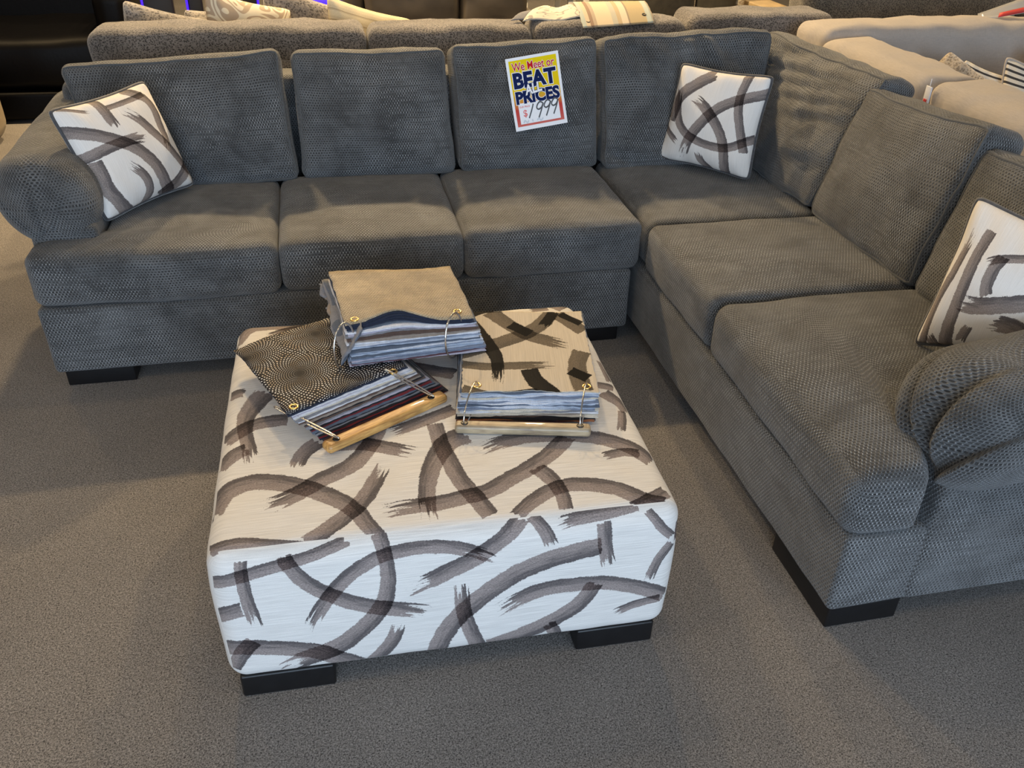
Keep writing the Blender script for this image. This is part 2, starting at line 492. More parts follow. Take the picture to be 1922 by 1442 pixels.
OTTOMAN_FRONT = [
  ([(-0.516,0.391,0.018),(-0.482,0.388,0.018),(-0.447,0.396,0.0177),(-0.374,0.414,0.0177),(-0.293,0.435,0.0175),(-0.228,0.464,0.0173)],0,0),
  ([(-0.162,0.475,0.0164),(-0.151,0.404,0.0167),(-0.149,0.326,0.0176),(-0.17,0.25,0.0213),(-0.232,0.178,0.024),(-0.286,0.141,0.0257),(-0.352,0.12,0.0259),(-0.413,0.086,0.0257)],0,1),
  ([(-0.33,0.197,0.0165),(-0.311,0.25,0.0172),(-0.275,0.308,0.0181),(-0.229,0.364,0.0189),(-0.164,0.406,0.0196),(-0.095,0.419,0.0199),(-0.043,0.417,0.0199),(0.002,0.406,0.0196),(0.046,0.385,0.0193),(0.094,0.353,0.0193)],1,1),
  ([(-0.358,0.441,0.016),(-0.349,0.407,0.0175),(-0.314,0.35,0.0196),(-0.257,0.3,0.0214),(-0.19,0.263,0.0226),(-0.12,0.241,0.0232),(-0.048,0.217,0.0236)],0,1),
  ([(-0.445,0.44,0.0136),(-0.447,0.377,0.014),(-0.443,0.309,0.0146),(-0.433,0.237,0.0152)],0,1),
  ([(-0.514,0.29,0.0219),(-0.457,0.302,0.0219)],0,0),
  ([(-0.118,0.297,0.0244),(-0.064,0.317,0.0242),(-0.008,0.346,0.024),(0.025,0.36,0.0238),(0.07,0.391,0.0233),(0.11,0.425,0.0226),(0.148,0.471,0.022)],1,0),
  ([(0.173,0.473,0.0164),(0.196,0.429,0.0163),(0.215,0.371,0.0165)],0,1),
  ([(0.329,0.363,0.027),(0.263,0.351,0.0269),(0.2,0.336,0.0268),(0.137,0.309,0.0268),(0.089,0.277,0.0265),(0.043,0.237,0.0264),(0.0,0.191,0.0258),(-0.033,0.135,0.0243),(-0.055,0.067,0.0237)],0,0),
  ([(0.008,0.306,0.0178),(0.012,0.247,0.0179),(0.021,0.18,0.0183),(0.052,0.082,0.0192)],1,0),
  ([(0.331,0.432,0.0174),(0.337,0.361,0.0175),(0.351,0.289,0.0175)],0,1),
  ([(0.433,0.454,0.0118),(0.465,0.398,0.0124),(0.498,0.366,0.0135)],0,0),
  ([(0.498,0.346,0.0134),(0.469,0.298,0.0132),(0.451,0.231,0.013)],0,1),
  ([(0.079,0.185,0.0228),(0.139,0.225,0.0228),(0.204,0.249,0.0229),(0.277,0.25,0.0228),(0.344,0.244,0.0225),(0.423,0.217,0.0222),(0.504,0.176,0.0223)],1,0),
  ([(0.373,0.136,0.0135),(0.429,0.159,0.0134),(0.49,0.169,0.0135)],1,0),
  ([(0.322,0.248,0.0214),(0.292,0.192,0.0229),(0.246,0.154,0.024),(0.191,0.123,0.0243),(0.129,0.097,0.0245),(0.071,0.08,0.0246)],0,0),
  ([(0.217,0.133,0.0159),(0.246,0.075,0.0162)],0,0),
  ([(-0.511,0.191,0.0235),(-0.46,0.183,0.0237),(-0.393,0.167,0.0239),(-0.321,0.144,0.0239),(-0.273,0.111,0.0237),(-0.208,0.065,0.0243)],0,0),
  ([(-0.13,0.201,0.0164),(-0.151,0.141,0.0181),(-0.197,0.081,0.0195)],1,0),
  ([(-0.448,0.199,0.0206),(-0.472,0.173,0.0198),(-0.504,0.122,0.0195)],0,0),
  ([(0.223,0.44,0.0206),(0.264,0.451,0.0206),(0.333,0.458,0.0208),(0.41,0.474,0.0209)],1,0),
]
PILLOW_A = [
  ([(-0.215,0.128,0.0239),(-0.133,0.089,0.0248),(-0.065,0.04,0.026),(-0.006,-0.019,0.0272),(0.033,-0.092,0.0281),(0.053,-0.173,0.0285),(0.072,-0.221,0.0287)],0,0),
  ([(0.066,0.028,0.0228),(-0.023,0.039,0.022),(-0.109,0.037,0.0211),(-0.211,0.023,0.0205)],1,0),
  ([(0.005,0.159,0.0202),(0.058,0.101,0.0209),(0.098,0.03,0.0214),(0.142,-0.051,0.0218),(0.191,-0.13,0.0222)],1,0),
  ([(0.117,0.189,0.0195),(0.15,0.156,0.0203),(0.162,0.101,0.0205),(0.152,0.045,0.0202),(0.145,-0.006,0.0197),(0.108,-0.062,0.0189)],0,1),
  ([(0.059,-0.202,0.0231),(0.128,-0.181,0.0239),(0.198,-0.139,0.0247)],0,0),
  ([(-0.085,-0.042,0.0185),(-0.041,-0.103,0.0191),(-0.028,-0.168,0.0192),(-0.051,-0.225,0.0187)],1,0),
  ([(-0.188,-0.041,0.0222),(-0.188,-0.098,0.0225),(-0.172,-0.142,0.0227),(-0.145,-0.193,0.0228),(-0.12,-0.223,0.0228)],0,0),
  ([(-0.052,0.18,0.0218),(-0.053,0.131,0.0218),(-0.054,0.093,0.0219)],0,1),
  ([(0.009,0.177,0.0102),(0.11,0.178,0.0104)],0,0),
  ([(-0.154,0.199,0.0072),(-0.096,0.175,0.0073)],0,1),
]
PILLOW_B = [
  ([(-0.066,0.18,0.0258),(-0.124,0.134,0.0263),(-0.173,0.08,0.0268),(-0.186,0.017,0.0266)],0,0),
  ([(-0.195,0.139,0.0228),(-0.164,0.013,0.0218),(-0.111,-0.053,0.0202),(-0.041,-0.087,0.0194),(0.032,-0.101,0.0193),(0.111,-0.095,0.0193),(0.181,-0.059,0.0193)],1,0),
  ([(0.219,0.144,0.0234),(0.132,0.121,0.024),(0.054,0.084,0.0249),(-0.005,0.026,0.0254),(-0.053,-0.049,0.0257),(-0.079,-0.12,0.0257),(-0.093,-0.188,0.0256)],0,1),
  ([(-0.113,0.098,0.0237),(-0.042,0.072,0.0232),(0.019,0.023,0.0231),(0.076,-0.045,0.0231),(0.105,-0.124,0.0233),(0.113,-0.219,0.0232)],1,0),
  ([(0.116,0.189,0.0204),(0.118,0.106,0.0199),(0.154,-0.002,0.0193),(0.174,-0.061,0.0191)],0,0),
  ([(-0.194,-0.076,0.0146),(-0.122,-0.121,0.0143)],0,1),
  ([(-0.019,-0.136,0.0176),(0.002,-0.182,0.0171),(0.038,-0.212,0.0166)],1,0),
  ([(-0.211,-0.203,0.0107),(-0.123,-0.231,0.0105)],0,0),
]
PILLOW_C = [
  ([(-0.166,0.15,0.0126),(-0.174,0.082,0.0135),(-0.181,0.005,0.0148),(-0.192,-0.073,0.0153),(-0.182,-0.212,0.0172)],1,0),
  ([(-0.12,0.158,0.0182),(-0.125,0.079,0.0196),(-0.118,-0.031,0.0218),(-0.109,-0.12,0.0235),(-0.09,-0.231,0.0261)],0,0),
  ([(-0.117,-0.066,0.0274),(-0.05,-0.064,0.0297),(0.018,-0.044,0.0316),(0.108,-0.008,0.0332)],1,0),
  ([(-0.045,0.104,0.0203),(-0.053,0.052,0.0209),(-0.045,0.0,0.0203),(-0.029,-0.025,0.0188)],0,0),
  ([(-0.035,-0.127,0.0185),(-0.048,-0.196,0.0198)],1,1),
  ([(-0.174,-0.175,0.0149),(-0.11,-0.235,0.0164)],1,0),
  ([(-0.088,0.067,0.0138),(-0.056,0.091,0.0136),(0.018,0.119,0.014)],1,0),
  ([(-0.227,0.065,0.0047),(-0.223,-0.038,0.0053)],0,0),
  ([(0.014,-0.105,0.031),(0.093,-0.102,0.0306),(0.163,-0.133,0.0287)],1,0),
]
SWATCH_TAUPE = [
  ([(-0.097,0.18,0.0258),(-0.04,0.11,0.0244),(0.002,0.067,0.0246),(0.059,0.039,0.0244),(0.129,0.006,0.0237)],0,1),
  ([(0.082,0.18,0.0235),(0.052,0.125,0.0248),(0.003,0.074,0.026),(-0.059,0.033,0.0258),(-0.113,0.006,0.0255),(-0.189,-0.026,0.0248)],0,0),
  ([(-0.186,-0.065,0.0165),(-0.113,-0.08,0.0162),(-0.044,-0.077,0.0163),(0.077,-0.071,0.0165)],0,1),
  ([(0.149,-0.013,0.0257),(0.133,-0.05,0.0236),(0.126,-0.108,0.0256),(0.133,-0.177,0.0259)],0,0),
  ([(-0.169,-0.167,0.0148),(-0.112,-0.195,0.0144)],0,0),
  ([(0.098,0.172,0.0237),(0.164,0.081,0.0218)],0,0),
]
SWATCH_BLACK = [
  ([(-0.16,0.133,0.026),(-0.114,0.039,0.0232),(-0.083,-0.038,0.0188),(-0.079,-0.108,0.016),(-0.085,-0.167,0.0155)],0,1),
  ([(-0.171,0.156,0.0152),(-0.123,0.186,0.016),(-0.065,0.196,0.0164)],0,0),
  ([(-0.04,0.114,0.0199),(0.014,0.071,0.0191)],0,0),
  ([(0.091,0.184,0.017),(0.049,0.103,0.0158)],0,1),
  ([(0.002,-0.091,0.0235),(0.013,-0.136,0.0248),(0.037,-0.172,0.026),(0.064,-0.205,0.0255)],0,0),
  ([(-0.112,-0.197,0.0098),(-0.045,-0.19,0.0099),(0.019,-0.185,0.01)],0,0),
  ([(0.108,-0.097,0.018),(0.15,-0.13,0.0175)],0,0),
  ([(0.107,0.172,0.0131),(0.162,0.118,0.0125)],0,0),
]
# ------------------------------------------------------------------ camera
def setup_camera():
    H, pitch, roll, yaw, f, cx, cy = 1.7061, .5694, .0292, -.224, 1624.3, -1.1287, -2.8229
    cp, sp = math.cos(pitch), math.sin(pitch); c, s = math.cos(yaw), math.sin(yaw)
    fw = Vector((-s * cp, c * cp, -sp)); rt = Vector((c, s, 0)); up = rt.cross(fw)
    r2 = math.cos(roll) * rt + math.sin(roll) * up; u2 = -math.sin(roll) * rt + math.cos(roll) * up
    m = Matrix((r2, u2, -fw)).transposed().to_4x4(); m.translation = (cx, cy, H)
    cam = bpy.data.cameras.new('camera'); o = bpy.data.objects.new('camera', cam)
    o.matrix_world = m; cam.sensor_width = 36; cam.sensor_fit = 'HORIZONTAL'; cam.lens = f / 1922 * 36
    cam.clip_start = .05; cam.clip_end = 60
    COL.objects.link(o); S.camera = o
setup_camera()

# ------------------------------------------------------------------ materials
SOFA = chenille('charcoal_chenille', (.093, .098, .102), (.004, .0045, .006), (.50, .52, .54))
PIPE = plain('charcoal_welt', (.075, .078, .08), .8, var=.25, vscale=200, bump=.001, sheen=.3)
BLACK_LEG = plain('black_lacquer', (.006, .006, .007), .38, var=.2)
CREAM = (.73, .71, .68)
TAUPE_L, TAUPE_D = (.40, .35, .345), (.155, .142, .15)
OTT = brush_mat('brushstroke_upholstery', CREAM, [('s', TAUPE_L, TAUPE_D)])
PIL = brush_mat('brushstroke_pillow', (.84, .81, .77), [('s', (.36, .32, .31), (.15, .138, .145))], slub=.05, axis=1)
SWC = brush_mat('brushstroke_swatch', (.60, .53, .43), [('s', (.26, .24, .22), (.2, .19, .18)), ('t', (.03, .03, .03), (.02, .02, .022))], slub=.1, axis=1)
VELVET = plain('grey_velvet', (.055, .056, .062), .7, var=.3, vscale=120, bump=.001, sheen=.5)
BROWNGREY = boucle('brown_grey_boucle', (.215, .195, .18), (.03, .027, .026), 260)
DARKGREY = boucle('dark_grey_boucle', (.17, .155, .13), (.03, .028, .026), 240)
BEIGE = linen('beige_linen', (.47, .425, .385))
FUZZ = boucle('grey_plush', (.32, .29, .26), (.1, .09, .085), 150, sheen=.6)
FUZZB = boucle('beige_plush', (.52, .44, .34), (.24, .19, .14), 170, sheen=.5)
RIB = stripes('ribbed_cream', [(0, (.72, .62, .42)), (.5, (.6, .5, .33)), (.62, (.4, .32, .2)), (.7, (.66, .56, .38))], .045, 1)
STRIPE = stripes('black_white_stripe', [(0, (.72, .68, .6)), (.6, (.04, .04, .045))], .028, 1)
LEATHER_K = plain('black_leather', (.0015, .0015, .002), .42, var=.1, bump=.0006, vscale=60, spec=.12)
LEATHER_B = plain('dark_taupe_leather', (.085, .07, .052), .42, var=.25, vscale=5, spec=.4)
WOOD_W = plain('white_painted_wood', (.55, .54, .5), .5)
WOOD_T = plain('tan_wood', (.42, .32, .19), .5, var=.15, vscale=12)
DARKCLOTH = plain('dark_olive_cloth', (.05, .045, .035), .8, var=.3, vscale=20)
METAL_K = plain('black_metal', (.008, .008, .009), .4)
TANCLOTH = linen('tan_cloth', (.17, .125, .06))
BRASS = plain('brass', (.85, .58, .22), .25, 1., var=.05)
STEEL = plain('nickel_wire', (.75, .73, .7), .18, 1., var=.05)

def wood_bar_mat(name, a, b):
    g = G(name)
    x, y, z = g.sep(g.obj())
    n = g.noise(g.comb(g.M('MULTIPLY', x, 14), g.M('MULTIPLY', y, 160), g.M('MULTIPLY', z, 160)), 1., 4, .6, .6)
    kn = g.noise(g.comb(g.M('MULTIPLY', x, 16), g.M('MULTIPLY', y, 30), 0.), 1., 2)
    c = g.mix(g.R(n, .35, .7), a, b)
    c = scale_col(g, c, g.R(kn, .3, .7, 1.15, .75))
    g.set(Base_Color=c, Roughness=.42)
    g.b.inputs['Coat Weight'].default_value = .25
    return g.m
BAR_Y = wood_bar_mat('honey_wood', (.66, .38, .12), (.36, .17, .05))
BAR_G = wood_bar_mat('weathered_wood', (.46, .37, .24), (.24, .18, .12))

def carpet_mat():
    g = G('carpet_pile')
    p = g.geo(); x, y, z = g.sep(p)
    a = g.noise(p, 260, 3, .8, .5)
    b = g.noise(p, 620, 2, .7)
    big = g.noise(p, 1.1, 4, .6)
    f = g.M('ADD', g.M('MULTIPLY', a, .65), g.M('MULTIPLY', b, .35))
    k = g.R(f, .40, .62, 0., 1., False)
    c = g.mix(k, (.024, .022, .021), (.42, .39, .365))
    c = scale_col(g, c, g.R(big, .3, .7, .88, 1.12))
    # stray lint
    vz = g.new('ShaderNodeTexVoronoi'); g.put(vz.inputs['Vector'], p); vz.inputs['Scale'].default_value = 2.6
    lint = g.R(g.M('ADD', vz.outputs[0], g.M('MULTIPLY', b, .012)), .012, .016, 1., 0.)
    c = g.mix(g.M('MULTIPLY', lint, .8), c, (.7, .68, .62))
    g.set(Base_Color=c, Roughness=.95)
    g.b.inputs['Specular IOR Level'].default_value = .1
    g.b.inputs['Sheen Weight'].default_value = .1
    g.bump(f, .004, .9)
    return g.m
CARPET = carpet_mat()
WALL = plain('painted_wall', (.55, .5, .43), .8, var=.03, vscale=3)
CEIL = plain('ceiling_paint', (.6, .57, .52), .9, var=.03, vscale=3)

def box(name, lo, hi, mat, parent=None, r=.01, **k):
    lo = np.array(lo, float); hi = np.array(hi, float); c = (lo + hi) / 2
    return softbox(name, tuple(hi - lo), r, mat, parent, ctr=c, **k)[0]

# ------------------------------------------------------------------ room
def slab(name, lo, hi, mat):
    x0, y0, z0 = lo; x1, y1, z1 = hi
    V = [(x0, y0, z0), (x1, y0, z0), (x1, y1, z0), (x0, y1, z0), (x0, y0, z1), (x1, y0, z1), (x1, y1, z1), (x0, y1, z1)]
    F = [(0, 3, 2, 1), (4, 5, 6, 7), (0, 1, 5, 4), (1, 2, 6, 5), (2, 3, 7, 6), (3, 0, 4, 7)]
    return V, F
def struct(name, slabs, mat):
    V = []; F = []
    for lo, hi in slabs:
        v, f = slab(name, lo, hi, mat); n = len(V); V += v; F += [[i + n for i in q] for q in f]
    return tag(build(name, V, F, mat, smooth=False), kind='structure')
X0, X1, Y0, Y1, ZC = -7, 7, -6.5, 11, 3.3
struct('floor', [((X0, Y0, -.1), (X1, Y1, 0))], CARPET)
struct('ceiling', [((X0, Y0, ZC), (X1, Y1, ZC + .1))], CEIL)
struct('wall_left', [((X0 - .15, Y0, 0), (X0, Y1, ZC))], WALL)
struct('wall_right', [((X1, Y0, 0), (X1 + .15, Y1, ZC))], WALL)
struct('wall_back', [((X0, Y1, 0), (X1, Y1 + .15, ZC))], WALL)
WX0, WX1, WZ0, WZ1 = -4.2, 2.0, .35, 2.9
struct('wall_front', [((X0, Y0 - .15, 0), (WX0, Y0, ZC)), ((WX1, Y0 - .15, 0), (X1, Y0, ZC)), ((WX0, Y0 - .15, 0), (WX1, Y0, WZ0)), ((WX0, Y0 - .15, WZ1), (WX1, Y0, ZC))], WALL)
fr = []
for i in range(5):
    x = WX0 + (WX1 - WX0 - .06) * i / 4
    fr.append(((x, Y0 - .12, WZ0), (x + .06, Y0 - .03, WZ1)))
fr += [((WX0, Y0 - .12, WZ0), (WX1, Y0 - .03, WZ0 + .06)), ((WX0, Y0 - .12, WZ1 - .06), (WX1, Y0 - .03, WZ1))]
struct('window_1', fr, METAL_K)

# ------------------------------------------------------------------ sectional sofa
def cushion_back(parent, corners, seed, face_axis, face_sgn, size, wr=.006, bulge=.045, top=.015, folds=(), sag=.012):
    b = [0, 0, 0]; b[face_axis] = bulge; b[2] = top
    o, f = softbox('back_cushion', size, .042, SOFA, parent, seg=.014 if folds else .03, bulge=tuple(b), warp=tri(corners, face_axis, face_sgn, folds, sag, .018), wr=wr, wscale=7, seed=seed, k=4)
    p = edge_path(f, face_axis, face_sgn, 26)
    tube('piping', p, .005, PIPE, o, n=6, closed=True)
    return o

def seat(parent, size, ctr, seed, warp=None, bulge=.022, bf=(.006, .012), r=.04):
    c = np.array(ctr, float)
    if warp is None: wp = lambda P, u: P + c
    else: wp = lambda P, u: warp(P + c, u)
    o, f = softbox('seat_cushion', size, r, SOFA, parent, seg=.03, bulge=(bf[0], bf[1], bulge), warp=wp, wr=.004, wscale=6, seed=seed, k=4)
    return o, f

def make_arm(parent, fn, a, b, length, dome, seed, pleats=(), name='arm'):
    """fn maps (x across, y along from the front, z up from centre) to world"""
    nt, nf, na = 26, 36, 200
    ts = [dome * (1 - math.cos(math.pi / 2 * i / nf)) for i in range(1, nf + 1)] + list(np.linspace(dome, length, nt)[1:])
    V = []; F = []; UV = []
    def pt(t, an):
        s = 1.
        if t < dome: s = max(0., 1 - (1 - t / dome) ** 2.3) ** (1 / 2.3)
        ca, sa = math.cos(an), math.sin(an)
        x = a * s * math.copysign(abs(ca) ** .82, ca); z = b * s * math.copysign(abs(sa) ** .82, sa)
        # narrower underneath
        x *= 1 - .16 * max(0, -z / b)
        y = t
        if t < dome * 1.25:
            w = 1 - t / (dome * 1.25)
            for (x0, z0, ph, dep, wid) in pleats:
                dx, dz = x - x0, z - z0
                R = math.hypot(dx, dz); q = math.atan2(dz, dx) - ph
                q = (q + math.pi) % (2 * math.pi) - math.pi
                g = math.exp(-(q * R / wid) ** 2) if q < 0 else math.exp(-(q * R / (wid * 4.5)) ** 2)
                m = min(1, R / .04) * min(1, w * 2.5)
                y += dep * g * m
        P = np.array(fn(x, y, z))
        n = mn.noise_vector(Vector(P * 6) + Vector((seed, 0, 0))) * .006
        return P + np.array(n[:])
    V.append(pt(0, 0) * 0 + np.array(fn(0, 0, 0)))
    for t in ts:
        for j in range(na): V.append(pt(t, 2 * math.pi * j / na))
    prof = lambda t: max(0., 1 - (1 - t / dome) ** 2.3) ** (1 / 2.3)
    rho = []; acc = 0.; pr, pt_ = 0., 0.
    for t in ts[:nf]:
        acc += math.hypot(b * (prof(t) - pr), t - pt_); pr, pt_ = prof(t), t; rho.append(acc)
    def uvof(ti, j):
        t = 0 if ti < 0 else ts[ti]
        if ti < nf:
            an = 2 * math.pi * j / na
            r_ = 0 if ti < 0 else rho[ti]
            return (r_ * a / b * math.cos(an), r_ * math.sin(an))
        return (j / na * 2 * math.pi * (a + b) / 2, t)
    for j in range(na):
        F.append((0, 1 + (j + 1) % na, 1 + j)); UV += [uvof(-1, j), uvof(0, j + 1), uvof(0, j)]
    for i in range(len(ts) - 1):
        for j in range(na):
            A = 1 + i * na + j; B = 1 + i * na + (j + 1) % na
            F.append((A, B, B + na, A + na))
            if i + 1 < nf: UV += [uvof(i, j), uvof(i, j + 1), uvof(i + 1, j + 1), uvof(i + 1, j)]
            else:
                c = 2 * math.pi * (a + b) / 2
                t0, t1 = ts[i], ts[i + 1]
                UV += [(j / na * c, t0), ((j + 1) / na * c, t0), ((j + 1) / na * c, t1), (j / na * c, t1)]
    F.append(tuple(1 + (len(ts) - 1) * na + j for j in range(na))); UV += [(0, 0)] * na
    # orientation
    v0 = np.array(V[1 + nf * na]); ctr = np.array(fn(0, ts[nf], 0)); v1 = np.array(V[1 + nf * na + 1]); v2 = np.array(V[1 + (nf + 1) * na + 1])
    nrm = np.cross(v1 - v0, v2 - v0)
    if nrm @ (v0 - ctr) < 0:
        k = 0; UV2 = []
        for i, q in enumerate(F):
            UV2 += list(reversed(UV[k:k + len(q)])); k += len(q); F[i] = tuple(reversed(q))
        UV = UV2
    return build(name, V, F, SOFA, parent, UV)

def corners(f):
    return [f(i, j, k) for i in (0, 1) for j in (0, 1) for k in (0, 1)]

L = empty('sectional_sofa', (-1.06, .5, 0), 'charcoal dotted chenille three-seat sofa section with rolled arm at its left end', 'sofa')
box('base', (-2.118, 0, .07), (-.03, 1.0, .318), SOFA, L, r=.018, seg=.06, wr=.003, seed=1)
box('back_frame', (-2.10, .84, .318), (-.03, 1.02, .86), SOFA, L, r=.05, seg=.06, wr=.003, seed=2)
def wl(P, u):
    x, y, z = P; xl = -2.118
    k = min(1, max(0, (y - .10) / .09)); k = k * k * (3 - 2 * k)
    nx = -1.316 + (x + 1.316) * ((-1.316 - (-2.118 + .22 * k)) / .802)
    return np.array((nx, y, z + .006 * math.sin(x * 5)))
seat(L, (.80, .70, .19), (-1.717, .345, .412), 3, wl, bulge=.02)
seat(L, (.642, .70, .19), (-.9935, .345, .412), 4)
seat(L, (.668, .70, .19), (-.337, .345, .412), 5, bulge=.026)
def bc_main(xb0, xb1, xt0, xt1, z0, z1, zb=.50, yf=.615, yt=.735, th=.20):
    def f(i, j, k):
        x = (xb0, xb1, xt0, xt1)[i + 2 * k]
        y = (yf if not k else yt) + (th if j else 0) * (1 if not k else .85)
        z = zb if not k else (z0, z1)[i] - (.045 if j else 0)
        return (x, y, z)
    return corners(f)
cushion_back(L, bc_main(-1.985, -1.235, -2.06, -1.262, .948, .992), 11, 1, -1, (.78, .2, .46))
cushion_back(L, bc_main(-1.228, -.598, -1.225, -.625, .985, .985), 12, 1, -1, (.62, .2, .48))
cushion_back(L, bc_main(-.59, .012, -.607, .0, .993, 1.018), 13, 1, -1, (.61, .2, .49))
make_arm(L, lambda x, y, z: (-2.042 - x + .10 * (z - .0) * -1, .085 + y, .628 + z + .012 * y), .158, .155, .93, .12, 21, pleats=[(.02, -.13, 1.0, .014, .012), (.02, -.13, 1.6, .014, .012), (.02, -.13, 2.1, .012, .012)])
box('arm_panel', (-2.112, .12, .318), (-1.90, 1.0, .56), SOFA, L, r=.02, seg=.06, seed=6)
for x0, x1, y0, y1 in ((-2.095, -1.865, .03, .13), (-.215, -.055, .03, .13), (-2.09, -1.87, .87, .97), (-.22, -.06, .87, .97)):
    box('leg', (x0, y0, 0), (x1, y1, .072), BLACK_LEG, L, r=.006, seg=.1, k=2)

Rr = empty('sectional_sofa', (.5, -.3, 0), 'charcoal dotted chenille corner section of sofa running along the right side', 'sofa')
box('base', (0, -1.505, .07), (1.02, 1.0, .318), SOFA, Rr, r=.018, seg=.06, wr=.003, seed=31)
box('back_frame', (.86, -1.45, .318), (1.04, 1.0, .88), SOFA, Rr, r=.06, seg=.06, wr=.003, seed=32)
box('back_frame', (.0, .84, .318), (.86, 1.02, .86), SOFA, Rr, r=.05, seg=.06, wr=.003, seed=33)
seat(Rr, (.70, .74, .185), (.372, .375, .405), 34, bulge=.014)
def rc(y0, y1, seed, bul=.022):
    return seat(Rr, (.72, y1 - y0, .188), (.362, (y0 + y1) / 2, .410), seed, bulge=bul)
rc(-.628, -.006, 35)
def wr6(P, u):
    x, y, z = P
    k = min(1, max(0, (x - .17) / .10)); k = k * k * (3 - 2 * k)
    ny = -.634 + (y + .634) * ((.873 - .24 * k) / .873)
    return np.array((x - .012 * max(0, -u[1]) ** 2, ny, z - .012 * max(0, -(y + 1.1)) / .4))
seat(Rr, (.72, .873, .19), (.355, -.634 - .4365, .410), 36, wr6, bulge=.026, bf=(.014, .012), r=.05)
cushion_back(Rr, bc_main(.022, .72, .015, .775, 1.01, 1.03, zb=.49, yf=.60), 37, 1, -1, (.74, .2, .5), wr=.008, sag=.0,
             folds=[(.05, .95, .28, .55, .035, .16), (.28, .95, .46, .6, .035, .2), (.45, .9, .62, .5, .03, .18), (.62, .85, .7, .6, .03, .14), (-.75, .9, -.6, .6, .04, .16), (-.3, .9, -.15, .75, .04, .1), (-.9, -.75, -.5, -.9, .05, .15)])
def bc_ret(yb0, yb1, yt0, yt1, z0, z1, zb=.50, xf=.645, xt=.80, th=.2):
    """yb0<yb1; z0 at the low-y end"""
    def f(i, j, k):
        y = (yb0, yb1, yt0, yt1)[j + 2 * k]
        x = (xf if not k else xt) + (th if i else 0) * (1 if not k else .8)
        return (x, y, zb if not k else (z0, z1)[j] - (.045 if i else 0))
    return corners(f)
cushion_back(Rr, bc_ret(.03, .62, -.03, .93, 1.012, 1.005, xf=.655, xt=.83), 38, 0, -1, (.2, .68, .48), wr=.010, bulge=.05,
             folds=[(.75, .55, -.55, .72, .03, .22), (.6, .35, -.7, .62, .03, .2), (.3, .2, -.75, .45, .035, .18), (.8, .78, .1, .9, .03, .16), (.1, .0, -.8, .25, .04, .12), (-.2, -.5, -.85, -.35, .04, .12)])
cushion_back(Rr, bc_ret(-.655, .02, -.62, .05, 1.012, .965, xf=.645), 39, 0, -1, (.2, .68, .46), wr=.008)
cushion_back(Rr, bc_ret(-1.2, -.665, -1.25, -.60, .98, .955, xf=.645), 40, 0, -1, (.2, .6, .46), wr=.008)
make_arm(Rr, lambda x, y, z: (.150 + y, -1.415 - x, .548 + z + .045 * min(1, y / .35)), .180, .160, .87, .17, 41,
         pleats=[(.035, -.13, 2.55, .036, .009), (.035, -.13, 2.05, .04, .009), (.035, -.13, 1.55, .04, .009), (.035, -.13, 1.0, .036, .009)])
box('arm_panel', (.207, -1.512, .075), (1.015, -1.20, .52), SOFA, Rr, r=.02, seg=.06, seed=42)
box('leg', (.012, -1.497, 0), (.215, -1.20, .072), BLACK_LEG, Rr, r=.006, seg=.1, k=2)
for x0, y0 in ((.84, -1.49), (.84, .8), (.03, .8)):
    box('leg', (x0, y0, 0), (x0 + .14, y0 + .14, .072), BLACK_LEG, Rr, r=.006, seg=.1, k=2)

